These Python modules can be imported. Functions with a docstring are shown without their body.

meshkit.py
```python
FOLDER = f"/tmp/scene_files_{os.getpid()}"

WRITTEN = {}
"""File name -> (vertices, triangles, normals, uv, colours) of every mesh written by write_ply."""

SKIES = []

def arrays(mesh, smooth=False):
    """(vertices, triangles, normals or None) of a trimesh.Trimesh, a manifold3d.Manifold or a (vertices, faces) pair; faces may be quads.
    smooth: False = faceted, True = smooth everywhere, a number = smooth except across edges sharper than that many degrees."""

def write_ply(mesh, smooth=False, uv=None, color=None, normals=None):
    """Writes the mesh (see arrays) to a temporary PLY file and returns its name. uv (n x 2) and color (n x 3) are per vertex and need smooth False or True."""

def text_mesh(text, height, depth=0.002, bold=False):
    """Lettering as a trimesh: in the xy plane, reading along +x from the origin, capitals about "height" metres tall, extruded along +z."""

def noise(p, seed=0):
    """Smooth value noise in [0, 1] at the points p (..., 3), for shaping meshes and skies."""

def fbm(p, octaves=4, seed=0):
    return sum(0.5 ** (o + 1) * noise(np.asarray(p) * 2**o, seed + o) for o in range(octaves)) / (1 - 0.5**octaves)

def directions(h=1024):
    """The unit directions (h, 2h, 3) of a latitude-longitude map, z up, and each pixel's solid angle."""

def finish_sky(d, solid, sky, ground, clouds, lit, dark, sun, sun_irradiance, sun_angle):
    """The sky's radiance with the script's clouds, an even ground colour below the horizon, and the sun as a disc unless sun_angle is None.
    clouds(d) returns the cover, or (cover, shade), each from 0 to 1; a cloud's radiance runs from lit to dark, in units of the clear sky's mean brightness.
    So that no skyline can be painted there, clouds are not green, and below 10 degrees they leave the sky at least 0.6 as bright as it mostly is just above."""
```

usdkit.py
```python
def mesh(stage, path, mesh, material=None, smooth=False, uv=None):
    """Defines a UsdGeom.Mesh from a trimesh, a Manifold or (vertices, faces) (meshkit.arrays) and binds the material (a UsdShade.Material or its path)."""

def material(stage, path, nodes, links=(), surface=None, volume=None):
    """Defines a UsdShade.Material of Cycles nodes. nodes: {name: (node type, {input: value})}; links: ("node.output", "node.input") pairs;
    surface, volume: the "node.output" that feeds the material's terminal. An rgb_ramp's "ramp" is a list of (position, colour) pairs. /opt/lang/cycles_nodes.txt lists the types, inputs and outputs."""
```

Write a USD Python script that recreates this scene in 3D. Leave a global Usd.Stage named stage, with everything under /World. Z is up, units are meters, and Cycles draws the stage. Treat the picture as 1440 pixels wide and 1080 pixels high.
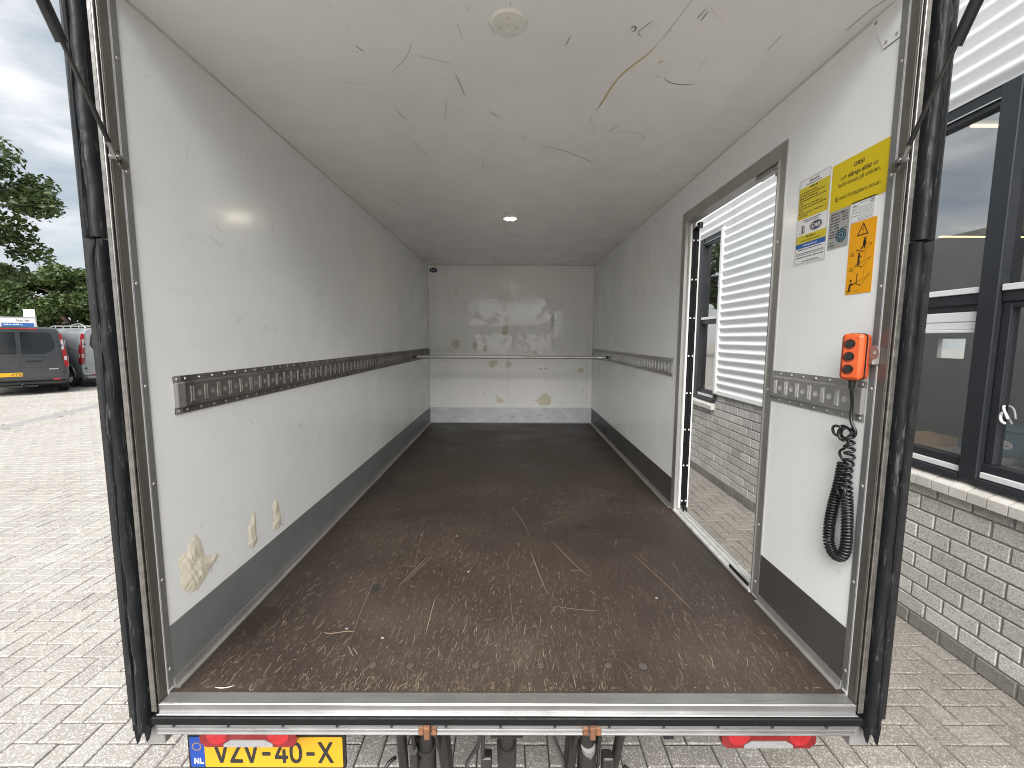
import math, random
import numpy as np, trimesh
import usdkit, meshkit
from pxr import Usd, UsdGeom, UsdLux, UsdShade, Gf, Sdf, Vt
from shapely.geometry import Polygon, Point, box as sbox
from shapely import affinity
import shapely

stage = Usd.Stage.CreateInMemory()
UsdGeom.SetStageUpAxis(stage, "Z")
UsdGeom.SetStageMetersPerUnit(stage, 1.0)
UsdGeom.Xform.Define(stage, "/World")
UsdGeom.Scope.Define(stage, "/World/Looks")
rng = np.random.default_rng(11)
random.seed(5)

EXPOSURE, SKY, SUNI, LED = 2.68, .05, .4, 55.0
# ------------------------------------------------------------------ camera
PITCH, YAW, ROLL, FPX, CZ = .105, .0014, .0035, 604.27, 1.82


def cam_dir(u2, v2, w=1.0):
    c, s = math.cos(ROLL), math.sin(ROLL)
    u, v = c * u2 + s * v2, -s * u2 + c * v2
    c, s = math.cos(PITCH), math.sin(PITCH)
    y, z = c * w - s * v, -s * w - c * v
    c, s = math.cos(YAW), math.sin(YAW)
    return np.array([c * u + s * y, -s * u + c * y, z])


_r, _d, _f = cam_dir(1, 0, 0), cam_dir(0, 1, 0), cam_dir(0, 0, 1)
CAM = np.array([0, 0, CZ])
cam = UsdGeom.Camera.Define(stage, "/World/camera")
cam.CreateHorizontalApertureAttr(36.0)
cam.CreateVerticalApertureAttr(27.0)
cam.CreateFocalLengthAttr(36.0 * FPX / 1440)
cam.CreateClippingRangeAttr(Gf.Vec2f(.05, 2000))
cam.AddTransformOp().Set(Gf.Matrix4d(*_r, 0, *(-_d), 0, *(-_f), 0, 0, 0, CZ, 1))
cam.CreateExposureAttr(EXPOSURE)

# ------------------------------------------------------------------ sky and sun (overcast)
SUN = np.array([-.035, -.72, .66]); SUN /= np.linalg.norm(SUN)
ELEV, ROT = float(math.asin(SUN[2])), float(math.atan2(SUN[0], SUN[1]))
sky_mat = usdkit.material(stage, "/World/Looks/overcast_sky", {
    "tc": ("texture_coordinate", {}),
    "mp": ("mapping", {"scale": (1, 1, 2.6)}),
    "n1": ("noise_texture", {"scale": 3.0, "detail": 7, "roughness": .55, "distortion": .25}),
    "n2": ("noise_texture", {"scale": 4.5, "detail": 5, "roughness": .5}),
    "r1": ("rgb_ramp", {"ramp": [(.30, (1.2, 1.45, 1.7)), (.42, (1.65, 1.85, 2.02)), (.52, (2.3, 2.42, 2.5)), (.62, (3.2, 3.25, 3.3)), (.72, (4.2, 4.2, 4.2))]}),
    "r2": ("rgb_ramp", {"ramp": [(.42, (0, 0, 0)), (.62, (.14, .14, .14))]}),
    "sky": ("sky_texture", {"sky_type": "single_scattering", "sun_disc": False, "sun_elevation": ELEV, "sun_rotation": ROT}),
    "mx": ("mix_color", {"fac": .94}),
    "bg": ("background_shader", {"strength": SKY}),
}, [("tc.generated", "mp.vector"), ("mp.vector", "n1.vector"), ("mp.vector", "n2.vector"), ("n1.fac", "r1.fac"),
    ("sky.color", "mx.a"), ("r1.color", "mx.b"), ("mx.result", "bg.color")], surface="bg.background")
dome = UsdLux.DomeLight.Define(stage, "/World/sky")
dome.GetPrim().SetCustomDataByKey("kind", "structure")
UsdShade.MaterialBindingAPI.Apply(dome.GetPrim()).Bind(sky_mat)
sun = UsdLux.DistantLight.Define(stage, "/World/sun")
sun.CreateIntensityAttr(SUNI)
sun.CreateAngleAttr(60.0)
sun.CreateNormalizeAttr(True)
sun.CreateColorAttr(Gf.Vec3f(1, .97, .93))
_z = SUN; _x = np.cross([0, 0, 1], _z); _x /= np.linalg.norm(_x); _y = np.cross(_z, _x)
sun.AddTransformOp().Set(Gf.Matrix4d(*_x, 0, *_y, 0, *_z, 0, 0, 0, 0, 1))

# ------------------------------------------------------------------ helpers
_used = {}
_base = {}


def _path(parent, name):
    k = (parent, name)
    n = _used.get(k, 0)
    _used[k] = n + 1
    return f"{parent}/{name}" if n == 0 else f"{parent}/{name}_{n:03d}"


def tag(prim, label=None, cat=None, group=None, kind=None):
    for k, v in (("label", label), ("category", cat), ("group", group), ("kind", kind)):
        if v:
            prim.SetCustomDataByKey(k, v)


def thing(name, label, cat, base=(0, 0, 0), rotz=0.0, scale=1.0, group=None, local=False):
    """An Xform at the thing's base. With local=False its parts are given in world coordinates."""
    p = _path("/World", name)
    x = UsdGeom.Xform.Define(stage, p)
    x.AddTranslateOp().Set(Gf.Vec3d(*map(float, base)))
    if rotz:
        x.AddRotateZOp().Set(math.degrees(rotz))
    if scale != 1.0:
        x.AddScaleOp().Set(Gf.Vec3f(scale, scale, scale))
    tag(x.GetPrim(), label, cat, group)
    _base[p] = np.zeros(3) if local else np.array(base, float)
    return p


def part(parent, name, mesh, mat, smooth=30, label=None, kind=None):
    p = _path(parent, name)
    root = "/".join(parent.split("/")[:3])
    b = _base.get(root)
    if isinstance(mesh, (list, tuple)) and not isinstance(mesh[0], np.ndarray):
        mesh = trimesh.util.concatenate(mesh)
    if b is not None and b.any():
        mesh = mesh.copy()
        mesh.apply_translation(-b)
    g = usdkit.mesh(stage, p, mesh, M[mat], smooth=smooth)
    if label or kind:
        tag(g.GetPrim(), label, kind=kind)
    return p


def setting(name, mesh, mat, smooth=False):
    p = part("/World", name, mesh, mat, smooth)
    tag(stage.GetPrimAtPath(p), kind="structure")
    return p


def copy_of(src, name, base, rotz, scale, label, group=None):
    p = _path("/World", name)
    x = UsdGeom.Xform.Define(stage, p)
    x.GetPrim().GetReferences().AddInternalReference(src)
    x.ClearXformOpOrder()
    x.AddTranslateOp().Set(Gf.Vec3d(*map(float, base)))
    x.AddRotateZOp().Set(math.degrees(rotz))
    x.AddScaleOp().Set(Gf.Vec3f(scale, scale, scale))
    x.GetPrim().SetInstanceable(True)
    tag(x.GetPrim(), label, group=group)
    return p


cat = trimesh.util.concatenate


def bx(x0, x1, y0, y1, z0, z1, b=0.0):
    if x0 > x1: x0, x1 = x1, x0
    if y0 > y1: y0, y1 = y1, y0
    if z0 > z1: z0, z1 = z1, z0
    if b <= 0:
        m = trimesh.creation.box([x1 - x0, y1 - y0, z1 - z0])
        m.apply_translation([(x0 + x1) / 2, (y0 + y1) / 2, (z0 + z1) / 2])
        return m
    b = min(b, (x1 - x0) * .45, (y1 - y0) * .45, (z1 - z0) * .45)
    pts = []
    for sx in (0, 1):
        for sy in (0, 1):
            for sz in (0, 1):
                X, Y, Z = (x0, x1)[sx], (y0, y1)[sy], (z0, z1)[sz]
                dx, dy, dz = (b, -b)[sx], (b, -b)[sy], (b, -b)[sz]
                pts += [(X, Y + dy, Z + dz), (X + dx, Y, Z + dz), (X + dx, Y + dy, Z)]
    return trimesh.Trimesh(np.array(pts)).convex_hull


def frame_of(d):
    d = np.asarray(d, float); d = d / np.linalg.norm(d)
    a = np.array([0, 0, 1.0]) if abs(d[2]) < .9 else np.array([1.0, 0, 0])
    u = np.cross(a, d); u /= np.linalg.norm(u)
    return u, np.cross(d, u), d


def cyl(p0, p1, r, n=16, r2=None):
    p0, p1 = np.array(p0, float), np.array(p1, float)
    u, v, d = frame_of(p1 - p0)
    r2 = r if r2 is None else r2
    a = np.arange(n) / n * 2 * np.pi
    ring = np.cos(a)[:, None] * u + np.sin(a)[:, None] * v
    V = np.vstack([p0 + r * ring, p1 + r2 * ring, [p0, p1]])
    F = []
    for i in range(n):
        j = (i + 1) % n
        F += [(i, j, n + j), (i, n + j, n + i), (2 * n, j, i), (2 * n + 1, n + i, n + j)]
    return trimesh.Trimesh(V, F, process=False)


def tube(pts, r, n=8, closed_ends=True):
    """A tube of radius r (number or one per point) along pts, with a frame carried along."""
    pts = np.asarray(pts, float)
    k = len(pts)
    r = np.broadcast_to(np.asarray(r, float), (k,))
    t = np.gradient(pts, axis=0)
    t /= np.linalg.norm(t, axis=1, keepdims=True) + 1e-12
    u = frame_of(t[0])[0]
    rings = []
    a = np.arange(n) / n * 2 * np.pi
    for i in range(k):
        u = u - t[i] * (u @ t[i])
        u /= np.linalg.norm(u) + 1e-12
        v = np.cross(t[i], u)
        rings.append(pts[i] + r[i] * (np.cos(a)[:, None] * u + np.sin(a)[:, None] * v))
    V = np.vstack(rings + [pts[:1], pts[-1:]])
    F = []
    for i in range(k - 1):
        for j in range(n):
            q = (j + 1) % n
            F += [(i * n + j, i * n + q, (i + 1) * n + q), (i * n + j, (i + 1) * n + q, (i + 1) * n + j)]
    for j in range(n):
        q = (j + 1) % n
        F += [(k * n, q, j), (k * n + 1, (k - 1) * n + j, (k - 1) * n + q)]
    return trimesh.Trimesh(V, F, process=False)


def place(m, o, right, up):
    o, right, up = (np.asarray(x, float) for x in (o, right, up))
    n = np.cross(right, up)
    m = m.copy()
    m.vertices = o + m.vertices[:, :1] * right + m.vertices[:, 1:2] * up + m.vertices[:, 2:3] * n
    return m


def ext(poly, h):
    """Extrude a shapely shape by h along +z."""
    gs = getattr(poly, "geoms", [poly])
    return cat([trimesh.creation.extrude_polygon(g, h, engine="earcut") for g in gs if g.area > 1e-9])


def ext_y(pts, y0, y1):
    """Closed profile pts (x, z) drawn out along y."""
    m = ext(Polygon(pts).buffer(0), y1 - y0)
    v = m.vertices.copy()
    m.vertices = np.stack([v[:, 0], y1 - v[:, 2], v[:, 1]], 1)
    return m


def ext_x(pts, x0, x1):
    """Closed profile pts (y, z) drawn out along x."""
    m = ext(Polygon(pts).buffer(0), x1 - x0)
    v = m.vertices.copy()
    m.vertices = np.stack([x0 + v[:, 2], v[:, 0], v[:, 1]], 1)
    return m


def rrect(x0, x1, y0, y1, r):
    return sbox(x0 + r, y0 + r, x1 - r, y1 - r).buffer(r, quad_segs=4)


def ribbon(pts, w, normal, lift=.0006, taper=True):
    """A thin strip of width w along pts, lying lift above a surface with that normal."""
    pts = np.asarray(pts, float)
    n = np.asarray(normal, float)
    t = np.gradient(pts, axis=0); t /= np.linalg.norm(t, axis=1, keepdims=True) + 1e-12
    s = np.cross(n, t)
    k = len(pts)
    ww = np.full(k, w / 2)
    if taper:
        ww = ww * np.clip(1.15 - np.abs(np.linspace(-1, 1, k)) ** 3, .15, 1)
    a, b = pts + s * ww[:, None] + n * lift, pts - s * ww[:, None] + n * lift
    V = np.vstack([a, b])
    F = []
    for i in range(k - 1):
        F += [(i, k + i, k + i + 1), (i, k + i + 1, i + 1)]
    return trimesh.Trimesh(V, F, process=False)


def curve(pts, n=24):
    """A smooth curve through pts."""
    from scipy.interpolate import CubicSpline
    pts = np.asarray(pts, float)
    s = np.r_[0, np.cumsum(np.linalg.norm(np.diff(pts, axis=0), axis=1))]
    return CubicSpline(s, pts)(np.linspace(0, s[-1], n))


def blob(cx, cy, r, seed, n=28, wob=.35, sx=1.0, sy=1.0):
    a = np.arange(n) / n * 2 * np.pi
    q = meshkit.fbm(np.stack([np.cos(a) * 1.3 + seed * 7.1, np.sin(a) * 1.3 + seed * 3.3, np.full(n, seed * 1.7)], 1), 4, seed)
    rr = r * (1 + wob * (q - .5) * 2.4)
    return Polygon(np.stack([cx + rr * np.cos(a) * sx, cy + rr * np.sin(a) * sy], 1)).buffer(0)


# ------------------------------------------------------------------ materials
M = {}


def mat(name, nodes, links, surface="p.BSDF"):
    M[name] = usdkit.material(stage, "/World/Looks/" + name, nodes, links, surface=surface)


def plain(name, col, rough=.5, metal=0.0, var=.12, scale=14, bump=0.0, bscale=120, spec=None, coat=0.0, extra=None):
    """Colour with soft mottling, roughness variation and an optional fine bump."""
    c = np.array(col, float)
    pr = {"roughness": rough, "metallic": metal}
    if coat: pr["coat_weight"] = coat; pr["coat_roughness"] = .08
    if extra: pr.update(extra)
    nodes = {"g": ("geometry", {}), "n": ("noise_texture", {"scale": scale, "detail": 5, "roughness": .6}),
             "r": ("rgb_ramp", {"ramp": [(.3, tuple(c * (1 - var))), (.5, tuple(c)), (.7, tuple(np.minimum(c * (1 + var), 1)))]}),
             "rr": ("map_range", {"value": 0.0, "from_min": .3, "from_max": .7, "to_min": max(rough * .8, .02), "to_max": min(rough * 1.25, 1)}),
             "p": ("principled_bsdf", pr)}
    links = [("g.position", "n.vector"), ("n.fac", "r.fac"), ("r.color", "p.base_color"), ("n.fac", "rr.value"), ("rr.result", "p.roughness")]
    if bump:
        nodes["bn"] = ("noise_texture", {"scale": bscale, "detail": 3})
        nodes["b"] = ("bump", {"strength": bump, "distance": .002})
        links += [("g.position", "bn.vector"), ("bn.fac", "b.height"), ("b.normal", "p.normal")]
    mat(name, nodes, links)


def panel_white(name, stretch, rough_lo, rough_hi, wave, col=(.855, .868, .868), dirt=.5):
    """Glossy fibreglass panel: faint stains, tiny dark specks, slightly wavy surface, uneven gloss."""
    c = np.array(col)
    mat(name, {
        "g": ("geometry", {}),
        "n": ("noise_texture", {"scale": 1.6, "detail": 6, "roughness": .6}),
        "r": ("rgb_ramp", {"ramp": [(.3, tuple(c * .955)), (.5, tuple(c)), (.7, tuple(np.minimum(c * 1.015, .88)))]}),
        "mp": ("mapping", {"scale": stretch}),
        "ns": ("noise_texture", {"scale": 9, "detail": 8, "roughness": .72, "distortion": .4}),
        "sr": ("rgb_ramp", {"ramp": [(.57, (0, 0, 0)), (.68, (dirt * .2, dirt * .2, dirt * .2)), (.78, (dirt, dirt, dirt))]}),
        "mx": ("mix_color", {"b": (.50, .49, .46)}),
        "v": ("voronoi_texture", {"scale": 26, "randomness": 1}),
        "vc": ("separate_color", {}),
        "v1": ("math", {"math_type": "less_than", "value1": 0.0, "value2": .055}),
        "v2": ("math", {"math_type": "greater_than", "value1": 0.0, "value2": .80}),
        "v3": ("math", {"math_type": "multiply"}),
        "v4": ("math", {"math_type": "multiply", "value2": .6}),
        "mx2": ("mix_color", {"b": (.10, .095, .09)}),
        "gl": ("noise_texture", {"scale": 2.2, "detail": 5, "roughness": .6}),
        "rr": ("map_range", {"from_min": .38, "from_max": .62, "to_min": rough_lo, "to_max": rough_hi, "clamp": True}),
        "wn": ("noise_texture", {"scale": 3.0, "detail": 3}),
        "b": ("bump", {"strength": wave, "distance": .02}),
        "p": ("principled_bsdf", {"ior": 1.5}),
    }, [("g.position", "n.vector"), ("n.fac", "r.fac"), ("g.position", "mp.vector"), ("mp.vector", "ns.vector"), ("ns.fac", "sr.fac"),
        ("r.color", "mx.a"), ("sr.color", "mx.fac"), ("g.position", "v.vector"), ("v.distance", "v1.value1"), ("v.color", "vc.color"),
        ("vc.r", "v2.value1"), ("v1.value", "v3.value1"), ("v2.value", "v3.value2"), ("v3.value", "v4.value1"), ("v4.value", "mx2.fac"),
        ("mx.result", "mx2.a"), ("mx2.result", "p.base_color"), ("g.position", "gl.vector"), ("gl.fac", "rr.value"), ("rr.result", "p.roughness"),
        ("g.position", "wn.vector"), ("wn.fac", "b.height"), ("b.normal", "p.normal")])


panel_white("panel_side", (.6, .6, 2.2), .15, .25, .06)
panel_white("panel_ceiling", (2, .6, 1), .16, .30, .05, col=(.85, .845, .835), dirt=.3)
panel_white("panel_back", (1.4, 1, 1.4), .07, .34, .22, col=(.84, .835, .815), dirt=.8)


def speckled(name, col, dark, light, rough, scale=260, amount=.5, isl=.16, bump=.5, big=None):
    """Washed concrete: grains lighter and darker than the ground tone, every block its own tone."""
    c = np.array(col)
    mat(name, {
        "g": ("geometry", {}), "oi": ("object_info", {}),
        "ad": ("math", {"math_type": "add"}), "fr": ("math", {"math_type": "fraction"}),
        "tr": ("rgb_ramp", {"ramp": [(0, tuple(c * (1 - isl))), (.5, tuple(c)), (1, tuple(c * (1 + isl)))]}),
        "nb": ("noise_texture", {"scale": 1.1, "detail": 5, "roughness": .65}),
        "nbr": ("rgb_ramp", {"ramp": [(.28, (.72, .70, .68)), (.45, (.92, .91, .90)), (.58, (1.02, 1.02, 1.02)), (.72, (1.10, 1.09, 1.07))]}),
        "mm": ("mix_color", {"blend_type": "multiply", "fac": 1.0}),
        "v": ("voronoi_texture", {"scale": scale}), "vs": ("separate_color", {}),
        "dk": ("math", {"math_type": "less_than", "value2": .24}), "dm": ("math", {"math_type": "multiply", "value2": amount}),
        "m1": ("mix_color", {"b": dark}),
        "lt": ("math", {"math_type": "greater_than", "value2": .84}), "lm": ("math", {"math_type": "multiply", "value2": amount}),
        "m2": ("mix_color", {"b": light}),
        "b": ("bump", {"strength": bump, "distance": .002}),
        "p": ("principled_bsdf", {"roughness": rough}),
    }, [("oi.random", "ad.value1"), ("g.random_per_island", "ad.value2"), ("ad.value", "fr.value1"), ("fr.value", "tr.fac"),
        ("g.position", "nb.vector"), ("nb.fac", "nbr.fac"), ("tr.color", "mm.a"), ("nbr.color", "mm.b"),
        ("g.position", "v.vector"), ("v.color", "vs.color"), ("vs.r", "dk.value1"), ("dk.value", "dm.value1"), ("dm.value", "m1.fac"),
        ("mm.result", "m1.a"), ("vs.r", "lt.value1"), ("lt.value", "lm.value1"), ("lm.value", "m2.fac"), ("m1.result", "m2.a"),
        ("m2.result", "p.base_color"), ("v.distance", "b.height"), ("b.normal", "p.normal")])


speckled("paver_dirty", (.235, .216, .19), (.13, .115, .10), (.52, .49, .45), .88, 230, .6, .10, .5)  # pavers beside the building: browner with dirt, the gap's shade painted into the colour
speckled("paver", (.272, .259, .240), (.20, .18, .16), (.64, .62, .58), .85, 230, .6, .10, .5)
speckled("gutter_stone", (.245, .236, .232), (.09, .085, .08), (.34, .33, .32), .85, 230, .5, .12, .5)
speckled("brick", (.57, .56, .53), (.20, .19, .175), (.68, .665, .63), .9, 200, .55, .17, .9)
speckled("sill_tile", (.62, .60, .56), (.45, .43, .4), (.72, .7, .68), .6, 160, .25, .08, .2)
plain("joint_sand", (.060, .053, .047), .95, var=.3, scale=20)
plain("far_paving", (.295, .276, .25), .9, var=.12, scale=3)
plain("mortar", (.235, .226, .217), .95, var=.2, scale=30, bump=.4)

# plywood floor with a phenolic film, worn through
mat("plywood", {
    "g": ("geometry", {}),
    "n": ("noise_texture", {"scale": 2.3, "detail": 7, "roughness": .62}),
    "r": ("rgb_ramp", {"ramp": [(.24, (.020, .0145, .0115)), (.45, (.031, .0228, .0178)), (.6, (.039, .0288, .0222)), (.80, (.055, .041, .032))]}),
    "mp": ("mapping", {"scale": (26, 3.2, 1)}),
    "s": ("noise_texture", {"scale": 4.5, "detail": 8, "roughness": .78, "distortion": .5}),
    "sr": ("rgb_ramp", {"ramp": [(.54, (0, 0, 0)), (.66, (.38, .38, .38)), (.78, (.8, .8, .8))]}),
    "wn": ("noise_texture", {"scale": 1.15, "detail": 4}),
    "wr": ("rgb_ramp", {"ramp": [(.34, (.12, .12, .12)), (.62, (1, 1, 1))]}),
    "wm": ("math", {"math_type": "multiply"}),
    "mx": ("mix_color", {"b": (.19, .145, .105)}),
    "fm": ("mapping", {"scale": (90, 24, 1)}),
    "f": ("noise_texture", {"scale": 4, "detail": 6, "roughness": .75}),
    "fr": ("rgb_ramp", {"ramp": [(.36, (.5, .48, .46)), (.5, (1, 1, 1)), (.64, (1.8, 1.72, 1.62))]}),
    "mf": ("mix_color", {"blend_type": "multiply", "fac": 1.0}),
    "rn": ("map_range", {"from_min": .3, "from_max": .7, "to_min": .42, "to_max": .70}),
    "b": ("bump", {"strength": .35, "distance": .0015}),
    "p": ("principled_bsdf", {"ior": 1.5}),
}, [("g.position", "n.vector"), ("n.fac", "r.fac"), ("g.position", "mp.vector"), ("mp.vector", "s.vector"), ("s.fac", "sr.fac"),
    ("g.position", "wn.vector"), ("wn.fac", "wr.fac"), ("sr.color", "wm.value1"), ("wr.color", "wm.value2"), ("wm.value", "mx.fac"),
    ("r.color", "mx.a"), ("g.position", "fm.vector"), ("fm.vector", "f.vector"), ("f.fac", "fr.fac"), ("mx.result", "mf.a"), ("fr.color", "mf.b"),
    ("mf.result", "p.base_color"), ("n.fac", "rn.value"), ("rn.result", "p.roughness"), ("s.fac", "b.height"), ("b.normal", "p.normal")])


def scraped(name, col, scr, rough, metal=0.0, stretch=(1, 1, 1), th=.62, var=.12, scale=6, ior=1.5):
    """A base tone with pale or dark scrapes drawn out along one direction."""
    c = np.array(col)
    mat(name, {
        "g": ("geometry", {}), "n": ("noise_texture", {"scale": scale, "detail": 6, "roughness": .6}),
        "r": ("rgb_ramp", {"ramp": [(.3, tuple(c * (1 - var))), (.5, tuple(c)), (.7, tuple(c * (1 + var)))]}),
        "mp": ("mapping", {"scale": stretch}), "s": ("noise_texture", {"scale": 7, "detail": 9, "roughness": .75, "distortion": .6}),
        "sr": ("rgb_ramp", {"ramp": [(th, (0, 0, 0)), (th + .1, (.75, .75, .75))]}),
        "mx": ("mix_color", {"b": scr}),
        "rr": ("map_range", {"from_min": .3, "from_max": .7, "to_min": rough * .75, "to_max": min(1, rough * 1.3)}),
        "b": ("bump", {"strength": .15, "distance": .001}),
        "p": ("principled_bsdf", {"metallic": metal, "ior": ior}),
    }, [("g.position", "n.vector"), ("n.fac", "r.fac"), ("g.position", "mp.vector"), ("mp.vector", "s.vector"), ("s.fac", "sr.fac"),
        ("r.color", "mx.a"), ("sr.color", "mx.fac"), ("mx.result", "p.base_color"), ("s.fac", "rr.value"), ("rr.result", "p.roughness"),
        ("s.fac", "b.height"), ("b.normal", "p.normal")])


scraped("kick_grey", (.165, .17, .175), (.36, .36, .35), .42, 0, (1, 1, 2.5), .64)
scraped("kick_dark", (.066, .063, .060), (.17, .165, .155), .40, 0, (1, 1, 2.5), .64)
scraped("kick_pale", (.55, .575, .60), (.26, .26, .27), .35, .1, (.8, 1, 3.5), .64)
scraped("post_steel", (.215, .203, .182), (.12, .112, .10), .50, .85, (8, 8, .5), .58)
scraped("strip_alu", (.30, .305, .31), (.21, .21, .21), .42, .7, (6, 6, .6), .6)
scraped("sill_steel", (.36, .36, .35), (.22, .21, .20), .42, .85, (.7, 6, 6), .56)
scraped("bright_alu", (.345, .345, .345), (.24, .24, .235), .36, .9, (.8, 6, 6), .6)
scraped("rail_steel", (.48, .475, .46), (.26, .25, .23), .42, .75, (1, .7, 5), .58)
scraped("rail_dirty", (.165, .157, .147), (.05, .047, .044), .5, .6, (1, 1.6, 4), .58, .4)
scraped("rubber", (.0045, .0048, .0055), (.02, .02, .02), .55, 0, (6, 6, .7), .60, .25, ior=1.3)
scraped("rubber_bulb", (.0078, .0088, .0102), (.11, .11, .112), .48, 0, (14, 14, 1.6), .56, .35, ior=1.32)
scraped("rust", (.17, .075, .036), (.06, .032, .02), .85, .1, (1, 1, 1), .5, .4, 40)
scraped("frame_alu", (.42, .413, .398), (.3, .295, .285), .42, .75, (4, 4, .6), .6)
plain("lip_steel", (.60, .60, .58), .4, .4, .15, 40)
plain("post_lip", (.26, .25, .235), .3, .9, .2, 30)
plain("bolt_worn", (.085, .072, .062), .5, .3, .2, 60)
plain("lip_dirty", (.33, .32, .30), .45, .4, .3, 60)
plain("rivet_steel", (.36, .36, .35), .4, .6, .1, 60)
plain("black_plastic", (.009, .009, .0095), .42, 0, .2, 30, .15, 400)
plain("black_metal", (.010, .0095, .009), .5, .2, .4, 25, .2, 200)
plain("dark_steel", (.05, .048, .046), .45, .6, .3, 25)
plain("grey_plastic", (.19, .185, .18), .55, 0, .1, 20, .1, 300)
plain("strut_black", (.008, .008, .0085), .28, 0, .15, 20)
plain("strut_rod", (.06, .058, .055), .22, .8, .2, 30)
plain("white_paint", (.78, .78, .77), .32, 0, .03, 8)
plain("skin_grey", (.34, .345, .35), .35, 0, .04, 5)
plain("white_gloss", (.8, .8, .79), .2, 0, .03, 8)
plain("orange_plastic", (.46, .072, .014), .42, 0, .12, 26, .12, 500)
plain("orange_dirty", (.36, .055, .012), .5, 0, .2, 30, .12, 500)
plain("cable_black", (.009, .009, .0095), .33, 0, .15, 40)
mat("panel_film", {
    "g": ("geometry", {}), "n": ("noise_texture", {"scale": 7, "detail": 5, "roughness": .6, "distortion": .5}),
    "rr": ("rgb_ramp", {"ramp": [(.40, (.07, .07, .07)), (.52, (.16, .16, .16)), (.60, (.5, .5, .5))]}),
    "wn": ("noise_texture", {"scale": 11, "detail": 2}), "b": ("bump", {"strength": .12, "distance": .02}),
    "p": ("principled_bsdf", {"base_color": (.82, .815, .795), "ior": 1.95}),
}, [("g.position", "n.vector"), ("n.fac", "rr.fac"), ("rr.color", "p.roughness"), ("g.position", "wn.vector"), ("wn.fac", "b.height"), ("b.normal", "p.normal")])
plain("screw_brown", (.10, .065, .05), .6, .2, .3, 60)
plain("filler_cream", (.76, .715, .585), .55, 0, .10, 30, .9, 60)
plain("glue_stain", (.66, .62, .47), .4, 0, .14, 40)
plain("scuff_dark", (.15, .145, .14), .6, 0, .3, 50)
plain("scuff_grey", (.36, .355, .345), .5, 0, .2, 50)
plain("scuff_yellow", (.50, .43, .17), .5, 0, .15, 30)
plain("scuff_faint", (.55, .54, .52), .4, 0, .1, 30)
plain("wood_scratch", (.135, .104, .076), .6, 0, .3, 40)
plain("wood_scratch_pale", (.27, .215, .155), .6, 0, .2, 40)
plain("dark_stain", (.022, .018, .0155), .5, 0, .2, 40)
plain("sticker_yellow", (.66, .50, .008), .45, 0, .03, 6)
plain("sticker_yellow_small", (.62, .50, .03), .4, 0, .03, 6)
plain("sticker_orange", (.80, .36, .006), .4, 0, .03, 6)
plain("sticker_white", (.76, .765, .78), .4, 0, .02, 6)
plain("sticker_silver", (.50, .50, .50), .35, .5, .06, 60)
plain("print_black", (.014, .014, .014), .5, 0, .05, 6)
plain("print_grey", (.16, .16, .17), .5, 0, .1, 60)
plain("print_navy", (.012, .016, .06), .4, 0, .05, 6)
plain("print_blue", (.03, .11, .36), .4, 0, .05, 6)
plain("print_teal", (.02, .09, .13), .4, 0, .1, 60)
plain("plate_yellow", (.50, .265, .010), .35, 0, .02, 6)
plain("plate_blue", (.008, .045, .26), .35, 0, .02, 6)
plain("red_lens", (.17, .004, .007), .12, 0, .15, 30, coat=.6)
plain("red_bright", (.34, .008, .012), .14, 0, .15, 40, coat=.6)
plain("clear_lens", (.32, .32, .33), .18, .3, .12, 70, .5, 220)
plain("lamp_white", (.76, .75, .70), .35, 0, .03, 20)
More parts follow.
